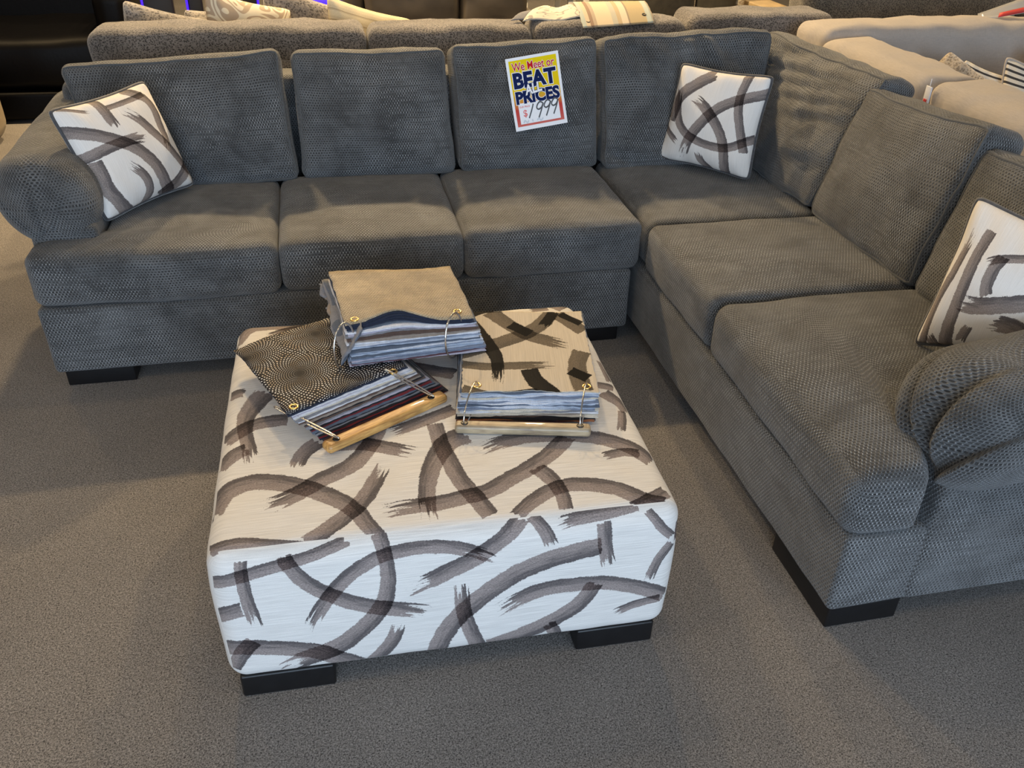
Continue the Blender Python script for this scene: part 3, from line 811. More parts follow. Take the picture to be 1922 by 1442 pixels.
# ------------------------------------------------------------------ throw pillows
def pillow(name, quad, T, mat, edge_mat, label, cat='pillow', strokes=None, back_mat=None, n=44, pinch=.075, group=None, size=.43, sag=0., seed=0, pipe=.0068, backT=.8, crumple=.004):
    """quad = TL,TR,BR,BL in world space; the printed face looks along -(right x up)..."""
    TL, TR, BR, BL = [np.array(q, float) for q in quad]
    nrm = np.cross(TR - TL, TL - BL); nrm = nrm + np.cross(BR - BL, TR - BR); nrm /= np.linalg.norm(nrm)   # faces the viewer
    us = np.sin(np.linspace(-math.pi / 2, math.pi / 2, n + 1)) * .55 + np.linspace(-1, 1, n + 1) * .45
    def base(u, v):
        rc = .045 * (abs(u) * abs(v)) ** 9
        pu = u * (1 - pinch * (1 - v * v) - rc); pv = v * (1 - pinch * (1 - u * u) - rc)
        s, t = (pu + 1) / 2, (pv + 1) / 2
        return (1 - s) * (1 - t) * BL + s * (1 - t) * BR + s * t * TR + (1 - s) * t * TL
    def P(u, v, side):
        h = (max(0, 1 - u * u) * max(0, 1 - v * v)) ** .42
        w = T / 2 * h * (1 if side > 0 else backT)
        p = base(u, v) + nrm * w * side
        if h > 0:
            q = Vector(p * 9) + Vector((seed * 3.1, 0, 0))
            p = p + nrm * mn.noise(q) * crumple * 2 * min(1, h * 2) + nrm * side * crumple * .9 * math.sin(14 * (u + .4 * v) + seed) * (1 - h) * min(1, h * 4)
        return p
    V = []; F = []; UV = []; mi = []
    fr = {}; bk = {}
    for i, u in enumerate(us):
        for j, v in enumerate(us):
            fr[i, j] = len(V); V.append(P(u, v, 1))
            if 0 < i < n and 0 < j < n: bk[i, j] = len(V); V.append(P(u, v, -1))
            else: bk[i, j] = fr[i, j]
    for i in range(n):
        for j in range(n):
            k = [(i, j), (i + 1, j), (i + 1, j + 1), (i, j + 1)]
            F.append([fr[q] for q in k]); UV += [(us[a] * size / 2, us[b] * size / 2) for a, b in k]; mi.append(0)
    for i in range(n):
        for j in range(n):
            k = [(i, j), (i, j + 1), (i + 1, j + 1), (i + 1, j)]
            F.append([bk[q] for q in k]); UV += [(us[a] * size / 2, us[b] * size / 2) for a, b in k]; mi.append(1)
    o = build(name, V, F, None, None, UV, mats=[mat, back_mat or mat], midx=mi)
    if strokes is not None:
        ext = []
        for pts, da, db in strokes:      # marks that reach the seam run on under it
            pts = [tuple(p) for p in pts]
            def grow(p, q, dry):
                if max(abs(p[0]), abs(p[1])) < .16 or (dry and max(abs(p[0]), abs(p[1])) < .2): return None
                v = np.array(p[:2]) - np.array(q[:2]); v /= np.linalg.norm(v)
                return (p[0] + v[0] * .045, p[1] + v[1] * .045, p[2])
            e0 = grow(pts[0], pts[1], da); e1 = grow(pts[-1], pts[-2], db)
            ext.append((([e0] if e0 else []) + pts + ([e1] if e1 else []), da, db))
        strokes = ext
        XY = np.array(UV); XY[n * n * 4:] = (9, 9)
        add_strokes(o.data, XY, strokes, 's')
    tag(o, label, cat, group)
    if edge_mat is not None:
        path = [V[fr[i, 0]] for i in range(0, n)] + [V[fr[n, j]] for j in range(0, n)] + [V[fr[i, n]] for i in range(n, 0, -1)] + [V[fr[0, j]] for j in range(n, 0, -1)]
        tube('piping', path, pipe, edge_mat, o, n=6, closed=True)
    return o

pillow('throw_pillow', [(-2.0, .275, .90), (-1.745, .60, .912), (-1.628, .557, .535), (-1.892, .225, .528)], .17, PIL, VELVET,
       'white throw pillow with grey brushstrokes leaning on the rolled arm at far left', strokes=PILLOW_A, back_mat=VELVET, seed=1)
pillow('throw_pillow', [(.33, .628, .925), (.60, .352, .928), (.557, .325, .523), (.272, .63, .530)], .16, PIL, VELVET,
       'white throw pillow with grey brushstrokes standing in the inner corner of the sectional', strokes=PILLOW_B, back_mat=VELVET, seed=2)
pillow('throw_pillow', [(.555, -.925, .92), (.70, -1.30, .90), (.62, -1.235, .58), (.43, -1.01, .525)], .16, PIL, VELVET,
       'white throw pillow with grey brushstrokes tucked behind the pleated right arm, cut by photo edge', strokes=PILLOW_C, back_mat=VELVET, seed=3)

# ------------------------------------------------------------------ ottoman
def make_ottoman():
    root = empty('ottoman', (-.9225, -.9515, 0), 'large square cream ottoman with painted grey brushstroke arcs, standing on carpet', 'ottoman')
    root.rotation_euler = (0, 0, -.0163)
    w, d, h = 1.035, 1.008, .382
    zc = .063 + h / 2
    def wp(P, u):
        x, y, z = P
        return np.array((x * (1 + .006 * (1 - u[2] ** 2)), y * (1 + .006 * (1 - u[2] ** 2)), z + zc))
    o, f = softbox('upholstered_body', (w, d, h), .045, OTT, root, seg=.0125, bulge=(.006, .006, .013), warp=wp, wr=.0025, wscale=7, seed=9, k=6)
    # build() places relative to the empty, undo for local coordinates
    o.location = o.location + Vector((-.9225, -.9515, 0))
    me = o.data
    nl = len(me.loops)
    co = np.zeros(len(me.vertices) * 3); me.vertices.foreach_get('co', co); co = co.reshape(-1, 3) + np.array(o.location[:])
    vi = np.zeros(nl, int); me.loops.foreach_get('vertex_index', vi)
    pn = np.zeros(len(me.polygons) * 3); me.polygons.foreach_get('normal', pn); pn = pn.reshape(-1, 3)
    pc = np.zeros(len(me.polygons) * 3); me.polygons.foreach_get('center', pc); pc = pc.reshape(-1, 3) + np.array(o.location[:])
    lt = np.zeros(len(me.polygons), int); me.polygons.foreach_get('loop_total', lt)
    # the front panel is sewn on just above the rounded front edge
    front = (pc[:, 2] + .92 * (pc[:, 1] + .51) < .473) & (pc[:, 1] < -.44) & (pn[:, 1] < -abs(pn[:, 0]) * 1.0) & (pn[:, 2] > -.6)
    top = (pn[:, 2] > .62) & ~front; left = (~top) & ~front & (pn[:, 0] < 0)
    right = (~top) & ~front & (pn[:, 0] > 0)
    T = np.repeat(top, lt); Fm = np.repeat(front, lt); Lm = np.repeat(left, lt); Rm = np.repeat(right, lt)
    P = co[vi]
    UV = np.zeros((nl, 2)); XYt = np.full((nl, 2), 9.); XYf = np.full((nl, 2), 9.)
    UV[T] = P[T][:, :2]; XYt[T] = np.stack([P[T][:, 0], P[T][:, 1] - np.clip(.45 - P[T][:, 2], -.01, .03) / .92], 1)
    UV[Fm] = P[Fm][:, [0, 2]] + (0, .35); XYf[Fm] = np.stack([P[Fm][:, 0], P[Fm][:, 2] + .92 * (P[Fm][:, 1] + .51)], 1)
    hw = w / 2
    # side panels: the print simply runs over the edge
    UV[Lm] = np.stack([-hw - (.44 - P[Lm][:, 2]), P[Lm][:, 1]], 1); XYt[Lm] = UV[Lm] * (.6, 1) + (-hw * .4, 0)
    UV[Rm] = np.stack([hw + (.44 - P[Rm][:, 2]), P[Rm][:, 1]], 1); XYt[Rm] = np.stack([hw - (.44 - P[Rm][:, 2]) * 1.2 + .02, P[Rm][:, 1]], 1)
    rest = ~(T | Fm | Lm | Rm); UV[rest] = P[rest][:, :2]
    me.uv_layers[0].data.foreach_set('uv', UV.ravel())
    At = stroke_eval(XYt, OTTOMAN_TOP); Af = stroke_eval(XYf, OTTOMAN_FRONT)
    for i in range(NL):
        A = np.where(Fm[:, None], Af[i], At[i])
        at = me.color_attributes.new('s' + str(i), 'FLOAT_COLOR', 'CORNER')
        at.data.foreach_set('color', A.astype(np.float32).ravel())
    for x0, x1 in ((-.497, -.285), (.295, .492)):
        for y0, y1 in ((-.492, -.39), (.39, .492)):
            b = box('leg', (x0, y0, 0), (x1, y1, .068), BLACK_LEG, root, r=.006, seg=.1, k=2)
            b.location = b.location + Vector((-.9225, -.9515, 0)) 
    return root
make_ottoman()
# ------------------------------------------------------------------ swatch books
def fab(name, c, var=.2):
    g = G(name)
    p = g.obj(); n = g.noise(p, 500, 2, .7); n2 = g.noise(p, 60, 2)
    g.set(Base_Color=scale_col(g, c, g.M('MULTIPLY', g.R(n, .3, .7, 1 - var, 1 + var, False), g.R(n2, .3, .7, .9, 1.1, False))), Roughness=.9)
    g.b.inputs['Specular IOR Level'].default_value = .15
    g.b.inputs['Sheen Weight'].default_value = .2
    g.bump(n, .0015)
    return g.m
FC = dict(navy=(.02, .026, .05), white=(.66, .65, .68), lilac=(.42, .39, .46), cream=(.6, .53, .43), brown=(.11, .07, .055), black=(.014, .014, .018),
          red=(.16, .018, .022), sky=(.40, .45, .54), dusty=(.2, .23, .30), grey=(.22, .22, .24), taupe=(.3, .25, .21), pale=(.56, .58, .64), slate=(.1, .12, .16), rust=(.28, .11, .05), plum=(.1, .05, .06))
FM = {k: fab(k + '_cloth', v) for k, v in FC.items()}
WEAVE_TAN = chenille('tan_weave', (.56, .44, .28), (.27, .19, .10), (.74, .64, .48), .0075, .006, (.88, 1.1))

def dotted_mat():
    g = G('black_dotted_cloth')
    uv = g.uv(); x, y, _ = g.sep(uv)
    # cells of concentric rings of small dashes
    c, s = math.cos(.5), math.sin(.5)
    cx = g.M('ADD', g.M('MULTIPLY', x, c), g.M('MULTIPLY', y, s)); cy = g.M('SUBTRACT', g.M('MULTIPLY', y, c), g.M('MULTIPLY', x, s))
    px, py = .185, .185
    a = g.M('DIVIDE', cx, px); row = g.M('FLOOR', a)
    b = g.M('DIVIDE', cy, py)
    b = g.M('ADD', b, g.M('MULTIPLY', g.M('MODULO', g.M('ABSOLUTE', row), 2.), .5))
    fx = g.M('MULTIPLY', g.M('SUBTRACT', g.M('FRACT', a), .5), px); fy = g.M('MULTIPLY', g.M('SUBTRACT', g.M('FRACT', b), .5), py)
    r = g.M('SQRT', g.M('ADD', g.M('MULTIPLY', fx, fx), g.M('MULTIPLY', fy, fy)))
    th = g.M('ARCTAN2', fy, fx)
    rp = .0064
    ring = g.M('FLOOR', g.M('DIVIDE', r, rp)); fr = g.M('SUBTRACT', g.M('FRACT', g.M('DIVIDE', r, rp)), .5)
    cnt = 48.
    ta = g.M('MULTIPLY_ADD', ring, .5, g.M('MULTIPLY', th, cnt / (2 * math.pi)))
    ft = g.M('SUBTRACT', g.M('FRACT', ta), .5)
    # dash size grows away from the centre
    size = g.R(r, .012, .085, .05, .33, False)
    arc = g.M('MULTIPLY', g.M('MULTIPLY', ft, g.M('DIVIDE', r, rp)), 2 * math.pi / cnt)
    d = g.M('SQRT', g.M('ADD', g.M('MULTIPLY', arc, arc), g.M('MULTIPLY', fr, fr)))
    k = g.M('MULTIPLY', g.R(g.M('SUBTRACT', d, size), -.06, .06, 1., 0.), g.R(r, .006, .02, 0., 1.))
    hue = g.noise(uv, 30, 2)
    lt = g.mix(g.R(hue, .35, .65), (.85, .85, .88), (.62, .50, .38))
    col = g.mix(k, (.012, .012, .016), lt)
    g.set(Base_Color=col, Roughness=.75)
    g.b.inputs['Specular IOR Level'].default_value = .3
    return g.m
DOTS = dotted_mat()
PLAID = stripes('striped_linen', [(0, (.5, .4, .26)), (.06, (.66, .58, .45)), (.16, (.3, .24, .18)), (.18, (.46, .37, .22)), (.44, (.45, .5, .46)), (.52, (.6, .5, .36)), (.58, (.3, .2, .14)), (.63, (.45, .36, .27)), (.68, (.66, .56, .4)), (.92, (.5, .48, .4))], .335, 0)
def print_mat():
    g = G('grey_floral_print')
    uv = g.uv(); v = g.noise(uv, 22, 1, .4, 1.2)
    k = g.M('MULTIPLY', g.R(v, .5, .54), g.R(v, .62, .58))
    g.set(Base_Color=g.mix(k, (.72, .66, .54), (.35, .33, .3)), Roughness=.9)
    return g.m
PRINT = print_mat()

def sheet(name, parent, mat, q, t=.002, wave=None, nu=26, nv=18, fray=.0018, seed=0):
    """q = TL,TR,BR,BL world points"""
    TL, TR, BR, BL = [np.array(a, float) for a in q]
    w = np.linalg.norm(TR - TL); h = np.linalg.norm(TL - BL)
    nrm = np.cross(TR - TL, TL - BL); nrm /= np.linalg.norm(nrm)
    V = []; F = []; UV = []
    rnd = random.Random(seed)
    for side in (1, 0):
        for j in range(nv + 1):
            for i in range(nu + 1):
                s, v = i / nu, j / nv
                p = (1 - s) * (1 - v) * BL + s * (1 - v) * BR + s * v * TR + (1 - s) * v * TL
                if fray and (i in (0, nu) or j in (0, nv)):
                    e = mn.noise_vector(Vector((s * 40 + seed, v * 40, seed * 1.7)))
                    p = p + np.array((e[0], e[1], 0)) * fray * 2
                if wave: p = p + np.array(wave(s, v))
                V.append(p + nrm * t * side)
    m = (nu + 1) * (nv + 1)
    for j in range(nv):
        for i in range(nu):
            a = j * (nu + 1) + i
            F.append((a, a + 1, a + nu + 2, a + nu + 1))
            UV += [((i + di) / nu * w - w / 2, (j + dj) / nv * h - h / 2) for di, dj in ((0, 0), (1, 0), (1, 1), (0, 1))]
    for j in range(nv):
        for i in range(nu):
            a = m + j * (nu + 1) + i
            F.append((a, a + nu + 1, a + nu + 2, a + 1))
            UV += [((i + di) / nu * w, (j + dj) / nv * h) for di, dj in ((0, 0), (0, 1), (1, 1), (1, 0))]
    per = [(i, 0) for i in range(nu)] + [(nu, j) for j in range(nv)] + [(i, nv) for i in range(nu, 0, -1)] + [(0, j) for j in range(nv, 0, -1)]
    ids = [j * (nu + 1) + i for i, j in per]
    for k in range(len(ids)):
        a, b = ids[k], ids[(k + 1) % len(ids)]
        F.append((b, a, a + m, b + m)); UV += [(0, 0), (.01, 0), (.01, .002), (0, .002)]
    o = build(name, V, F, mat, parent, UV, smooth=True)
    # crisp rim
    n = nu * nv * 2
    o.data.polygons.foreach_set('use_smooth', [i < n for i in range(len(o.data.polygons))])
    o['nmain'] = nu * nv
    return o

def torus_pts(c, ax1, ax2, r1, r2, n=40):
    c = np.array(c, float); a = np.array(ax1, float); b = np.array(ax2, float)
    a /= np.linalg.norm(a); b /= np.linalg.norm(b)
    return [c + a * r1 * math.cos(2 * math.pi * i / n) + b * r2 * math.sin(2 * math.pi * i / n) for i in range(n)]

def grommet(parent, c, r=.0095, nrm=(0, 0, 1)):
    a = np.cross(nrm, (0, 1, .2)); b = np.cross(nrm, a)
    return tube('grommet', torus_pts(c, a, b, r, r, 24), .0028, BRASS, parent, n=8, closed=True)

def wood_bar(parent, p0, p1, rw, rh, mat, holes, r=.009):
    p0 = np.array(p0, float); p1 = np.array(p1, float); d = p1 - p0; Lb = np.linalg.norm(d)
    ang = math.atan2(d[1], d[0])
    o, f = softbox('wooden_bar', (Lb, rw, rh), r, mat, None, seg=.02, ctr=(0, 0, rh / 2), k=4)
    o.rotation_euler = (0, 0, ang)
    mid = (p0 + p1) / 2
    o.location = Vector(mid) - (parent.location if parent else Vector())
    o.parent = parent
    for h in holes:
        pos = p0 + d * h
        rim = torus_pts((pos[0], pos[1], pos[2] + rh + .0003), (1, 0, 0), (0, 1, 0), .0075, .0075, 20)
        tube('hole_rim', rim, .0017, BLACK_LEG, parent, n=6, closed=True)
        V = [(pos[0], pos[1], pos[2] + rh + .0012)] + [(pos[0] + .0072 * math.cos(2 * math.pi * i / 16), pos[1] + .0072 * math.sin(2 * math.pi * i / 16), pos[2] + rh + .0009) for i in range(16)]
        build('bar_hole', V, [(0, 1 + i, 1 + (i + 1) % 16) for i in range(16)], BLACK_LEG, parent)
    return o

def swatch_book(root, top, bot, z0, z1, mats, topmat, wave, jitter=.004, seed=0, topstrokes=None, nu=26):
    """interpolates sheets between bottom quad and top quad (xy lists TL,TR,BR,BL)"""
    N = len(mats) + 1
    rnd = random.Random(seed)
    out = None
    for k in range(N):
        f = k / (N - 1)
        z = z0 + (z1 - z0) * f
        q = []
        for a, b in zip(bot, top):
            jx, jy = rnd.uniform(-1, 1) * jitter, rnd.uniform(-1, 1) * jitter
            if k == N - 1: jx = jy = 0
            q.append((b[0] * f + a[0] * (1 - f) + jx, b[1] * f + a[1] * (1 - f) + jy, z))
        m = topmat if k == N - 1 else mats[k]
        t = (z1 - z0) / (N - 1) * .58
        wv = (lambda s, v, f=f, k=k: wave(s, v, f, k))
        nuu = (90 if topstrokes is not None and k == N - 1 else nu)
        o = sheet('fabric_swatch', root, m, q, t, wv, nu=nuu, nv=(90 if nuu == 90 else 14), seed=seed * 50 + k)
        out = o
    return out

rnd = random.Random(3)
# left book: black dotted cloth on top
bA = empty('swatch_book', (-1.2, -.86, .458), 'fabric sample book with black dotted top cloth and honey-coloured wooden bar, on the ottoman', 'swatch book', 'fabric sample books on the ottoman')
colsA = ['red', 'black', 'plum', 'navy', 'red', 'black', 'grey', 'black', 'slate', 'red', 'black', 'lilac', 'grey', 'brown', 'black', 'taupe', 'brown', 'white', 'grey', 'cream', 'white', 'lilac', 'white', 'navy']
topA = [(-1.418, -.700), (-1.095, -.545), (-.972, -.888), (-1.272, -1.062)]
botA = [(-1.32, -.77), (-1.02, -.60), (-.868, -.930), (-1.190, -1.108)]
def waveA(s, v, f, k):
    z = .004 * math.sin(3 * s + f * 2) * v - .010 * max(0, v - .8) * 5 * (1 - s) * f - .012 * f * max(0, .25 - s) / .25 * v
    return (0, 0, z)
tA = swatch_book(bA, topA, botA, .461, .520, [FM[c] for c in colsA], DOTS, waveA, .0035, 1)
wood_bar(bA, (-1.192, -1.142, .4585), (-.884, -.966, .4585), .038, .025, BAR_Y, (.09, .88), .011)
for g0, g1, h0 in (((-1.258, -1.030, .5215), (-1.300, -1.016, .512), (-1.163, -1.126, .486)), ((-1.008, -.908, .5215), (-1.026, -.905, .522), (-.919, -.986, .486))):
    grommet(bA, g0)
    g0, h0 = np.array(g1), np.array(h0)
    mid = (g0 + h0) / 2; ax = h0 - g0; half = np.linalg.norm(ax) / 2
    tube('ring', torus_pts(mid + (0, 0, .003), ax, (.1, .1, 1), half + .006, .0045), .0022, STEEL, bA, n=8, closed=True)

# right book: brush stroke cloth on top
bC = empty('swatch_book', (-.66, -.87, .458), 'fabric sample book with cream cloth of black brushstrokes on top, grey wooden bar in front', 'swatch book', 'fabric sample books on the ottoman')
colsC = ['plum', 'brown', 'rust', 'black', 'brown', 'cream', 'taupe', 'cream', 'white', 'grey', 'cream', 'dusty', 'sky', 'pale', 'slate', 'sky', 'white', 'dusty', 'pale', 'sky', 'cream', 'dusty', 'pale', 'sky', 'white', 'slate']
topC = [(-.775, -.625), (-.437, -.668), (-.510, -1.095), (-.850, -1.035)]
botC = [(-.80, -.655), (-.45, -.700), (-.527, -1.135), (-.872, -1.075)]
def waveC(s, v, f, k):
    e = max(0, (.12 - v) / .12)
    return (0, .004 * math.sin(k * 2.1 + s * 7) * e, .0022 * math.sin(s * 19 + k * .4) * e * f + .003 * math.sin(s * 6) * v)
tC = swatch_book(bC, topC, botC, .461, .523, [FM[c] for c in colsC], SWC, waveC, .005, 2, topstrokes=1)
nl = len(tC.data.loops); UV = np.zeros(nl * 2); tC.data.uv_layers[0].data.foreach_get('uv', UV); UV = UV.reshape(-1, 2)
XY = UV * (.34 / .3405, .36 / .41); XY[90 * 90 * 4:] = 9
add_strokes(tC.data, XY, SWATCH_TAUPE, 's'); add_strokes(tC.data, XY, SWATCH_BLACK, 't')
wood_bar(bC, (-.878, -1.108, .4585), (-.553, -1.180, .4585), .032, .025, BAR_G, (.07, .92))
for g0, h0 in (((-.808, -1.015, .525), (-.855, -1.112, .484)), ((-.535, -1.068, .525), (-.579, -1.174, .484))):
    grommet(bC, g0)
    g0, h0 = np.array(g0), np.array(h0)
    mid = (g0 + h0) / 2; ax = h0 - g0; half = np.linalg.norm(ax) / 2
    tube('ring', torus_pts(mid + (0, 0, .002), ax, (-.2, -.3, 1), half + .006, .030), .0021, STEEL, bC, n=8, closed=True)

# rear book lying on top of the left one
bB = empty('swatch_book', (-.97, -.66, .522), 'thick fabric sample book with tan woven top cloth and two wire rings, stacked behind', 'swatch book', 'fabric sample books on the ottoman')
colsB = ['lilac', 'plum', 'dusty', 'lilac', 'dusty', 'sky', 'slate', 'sky', 'dusty', 'pale', 'slate', 'pale', 'sky', 'dusty', 'pale', 'white', 'taupe', 'taupe', 'brown', 'brown', 'brown', 'grey', 'lilac', 'white', 'white', 'slate', 'navy', 'navy', 'navy', 'navy']
topB = [(-1.150, -.505), (-.800, -.512), (-.778, -.800), (-1.118, -.795)]
botB = [(-1.145, -.56), (-.785, -.575), (-.755, -.850), (-1.112, -.885)]
def waveB(s, v, f, k):
    e = max(0, (.35 - v) / .35)
    hump = math.exp(-((s - .40) / .22) ** 2)
    return (0, .0035 * math.sin(k * 1.7 + s * 5) * e + .03 * hump * max(0, f - .8) * 5 * e, (.022 * hump - .012) * e * max(0, f - .55) / .45 + .004 * math.sin(s * 5 + 1) * v + .010 * f * v)
swatch_book(bB, topB, botB, .530, .612, [FM[c] for c in colsB], WEAVE_TAN, waveB, .005, 3)
for i, (dx, m, z1, z2, y2) in enumerate(((-.016, 'grey', .598, .540, -.885), (-.026, 'taupe', .580, .565, -.70), (-.034, 'grey', .590, .555, -.62), (-.012, 'slate', .604, .535, -.88))):
    def wv(s, v, i=i): return (.006 * math.sin(v * 11 + i * 2) * (1 - s), .006 * math.sin(s * 9 + i), .003 * math.sin(v * 14 + i))
    sheet('fabric_swatch', bB, FM[m], [(-1.150 + dx, -.512, z1), (-1.09, -.512, .603), (-1.075, y2 + .06, .600), (-1.122 + dx, y2, z2)], .004, wv, seed=70 + i, nu=10, nv=24)
for cx, cy, gx in ((-1.125, -.845, -1.092), (-.838, -.835, -.818)):
    grommet(bB, (gx, -.768, .6065))
    tube('ring', torus_pts((cx, cy, .572), (.65, .76, 0), (.0, .12, 1), .042, .062), .0026, STEEL, bB, n=8, closed=True)

# ------------------------------------------------------------------ price sign
def text_mesh(body, off=.0, shear=0.):
    c = bpy.data.curves.new('txt', 'FONT'); c.body = body; c.offset = off; c.shear = shear; c.resolution_u = 4
    o = bpy.data.objects.new('txt', c); COL.objects.link(o)
    bpy.context.view_layer.update()
    dg = bpy.context.evaluated_depsgraph_get()
    me = bpy.data.meshes.new_from_object(o.evaluated_get(dg))
    V = np.array([v.co[:] for v in me.vertices]); F = [tuple(p.vertices) for p in me.polygons]
    bpy.data.objects.remove(o); bpy.data.curves.remove(c); bpy.data.meshes.remove(me)
    return V, F

def sign():
    BL = np.array((-.362, .602, .675)); BR = np.array((-.131, .602, .708)); TL = np.array((-.405, .672, .946))
    X = BR - BL; Y = TL - BL; W = .216; Hh = .279
    X = X / np.linalg.norm(X); Y = Y - X * (Y @ X); Y /= np.linalg.norm(Y); N = np.cross(X, Y)
    if N[1] > 0: N = -N
    def T(u, v, d=0.):   # u,v in 0..1 from top left
        bow = -.004 * math.sin(math.pi * v)
        return BL + X * u * W + Y * (1 - v) * Hh + N * (d + bow + .004)
    paper = plain('sign_paper', (.86, .86, .88), .35, var=.01)
    root = empty('price_sign', tuple(T(.5, 1)), 'yellow and white price card reading BEAT ALL PRICES on a sofa back cushion', 'price sign')
    def quad(name, u0, v0, u1, v1, mat, d, n=10, thick=0):
        V = []; F = []; UV = []
        for j in range(n + 1):
            v = v0 + (v1 - v0) * j / n
            V += [T(u0, v, d), T(u1, v, d)]
        for j in range(n):
            F.append((2 * j, 2 * j + 2, 2 * j + 3, 2 * j + 1)); UV += [(0, j / n), (0, (j + 1) / n), (1, (j + 1) / n), (1, j / n)]
        if thick:
            m = len(V)
            for j in range(n + 1):
                v = v0 + (v1 - v0) * j / n
                V += [T(u0, v, d - thick), T(u1, v, d - thick)]
            for j in range(n):
                F.append((m + 2 * j, m + 2 * j + 1, m + 2 * j + 3, m + 2 * j + 2)); UV += [(0, 0)] * 4
                F.append((2 * j, m + 2 * j, m + 2 * j + 2, 2 * j + 2)); UV += [(0, 0)] * 4
                F.append((2 * j + 1, 2 * j + 3, m + 2 * j + 3, m + 2 * j + 1)); UV += [(0, 0)] * 4
            F.append((0, 1, m + 1, m)); UV += [(0, 0)] * 4
            F.append((2 * n, m + 2 * n, m + 2 * n + 1, 2 * n + 1)); UV += [(0, 0)] * 4
        return build(name, V, F, mat, root, UV, smooth=False)
    quad('card', 0, 0, 1, 1, paper, 0, thick=.0012)
    g = G('sign_yellow_to_red')
    y = g.sep(g.uv())[1]
    r = g.new('ShaderNodeValToRGB'); e = r.color_ramp.elements
    e[0].position = 0; e[0].color = (.88, .68, .008, 1); e[1].position = 1; e[1].color = (.66, .16, .13, 1)
    for p, c in ((.45, (.88, .62, .01)), (.62, (.72, .33, .05)), (.75, (.58, .06, .05)), (.9, (.6, .1, .09))):
        q = e.new(p); q.color = (*c, 1)
    g.put(r.inputs[0], y); g.set(Base_Color=r.outputs[0], Roughness=.7); g.b.inputs['Specular IOR Level'].default_value = .1
    quad('printed_field', .05, .04, .95, .945, g.m, .0003, n=16)
    quad('white_panel', .115, .625, .885, .915, paper, .0006)
    NAVY = plain('sign_navy', (.008, .018, .09), .7, var=.02, spec=.1); RED = plain('sign_red', (.6, .015, .02), .7, var=.02, spec=.1); WHT = plain('sign_white', (.85, .84, .86), .35, var=.01)
    INK = plain('marker_ink', (.02, .014, .01), .35); PINK = plain('sign_pale_red', (.75, .14, .12), .4)
    def txt(name, body, u0, v0, u1, v1, mat, off, d, halo=0, shear=0., rot=0.):
        V, F = text_mesh(body, off, shear)
        lo, hi = V.min(0), V.max(0)
        def place(V, grow=0, dd=0):
            out = []
            for p in V:
                a = (p[0] - lo[0]) / (hi[0] - lo[0]); b = (p[1] - lo[1]) / (hi[1] - lo[1])
                uu = u0 + (u1 - u0) * a; vv = v1 + (v0 - v1) * b
                if rot:
                    cu, cv = (u0 + u1) / 2, (v0 + v1) / 2; du, dv = (uu - cu) * W, (vv - cv) * Hh
                    uu = cu + (du * math.cos(rot) + dv * math.sin(rot)) / W; vv = cv + (dv * math.cos(rot) - du * math.sin(rot)) / Hh
                out.append(T(uu, vv, d + dd))
            return out
        o = build(name, place(V), F, mat, root, smooth=False)
        if halo:
            V2, F2 = text_mesh(body, off + halo, shear)
            build('lettering_outline', place(V2, dd=-.0002), F2, WHT if mat != WHT else NAVY, root, smooth=False)
        return o
    txt('lettering', 'We Meet or', .10, .075, .90, .185, RED, .012, .0012, .03)
    txt('lettering', 'BEAT', .09, .205, .91, .425, NAVY, .05, .0012, .035)
    txt('lettering', 'PRICES', .09, .46, .93, .64, NAVY, .05, .0013, .035)
    txt('lettering', 'ALL', .27, .375, .60, .515, WHT, .035, .0040, .035, shear=.15, rot=.12)
    txt('lettering', 'OUR PRICE', .13, .665, .33, .69, PINK, .02, .0012)
    txt('lettering', '$', .19, .72, .265, .83, PINK, .02, .0012)
    # handwritten figures
    def pen(pts):
        P = smoothline(pts, 6); V = []; F = []
        for i, p in enumerate(P):
            a = P[max(i - 1, 0)]; b = P[min(i + 1, len(P) - 1)]; t = np.array(b) - np.array(a); t = t / np.linalg.norm(t)
            n = np.array((-t[1], t[0])) * .011
            V += [T(p[0] + n[0], p[1] + n[1], .0016), T(p[0] - n[0], p[1] - n[1], .0016)]
        for i in range(len(P) - 1): F.append((2 * i, 2 * i + 1, 2 * i + 3, 2 * i + 2))
        return V, F
    V, F = pen([(.40, .655), (.36, .73), (.285, .845)]); build('handwriting', V, F, INK, root)
    for i in range(3):
        x = .50 + i * .145; y = .645 - .008 * i
        V, F = pen([(x + .08, y + .02), (x + .03, y), (x - .02, y + .03), (x - .045, y + .075), (x - .01, y + .10), (x + .05, y + .075), (x + .09, y + .02), (x + .04, y + .11), (x - .03, y + .215)])
        build('handwriting', V, F, INK, root)
    FAINT = plain('faint_print', (.62, .66, .72), .4)
    V, F = pen([(.17, .90), (.2, .87), (.24, .9), (.27, .87)]); build('handwriting', V, F, FAINT, root)
    V, F = pen([(.34, .865), (.35, .90)]); build('handwriting', V, F, FAINT, root)
    V, F = pen([(.43, .89), (.47, .87), (.5, .9), (.55, .87)]); build('handwriting', V, F, FAINT, root)
    # clear sleeve tab holding the card
    return root
sign()
# ------------------------------------------------------------------ furniture behind
def bg_back_cushions(root, items, mat, wr=.01, pipe=None, r=.07, seg=.04):
    for k, (c, size, bl) in enumerate(items):
        o, f = softbox('back_cushion', size, min(r, min(size) * .45), mat, root, seg=seg, bulge=bl, wr=wr, wscale=6, seed=60 + k, ctr=c)

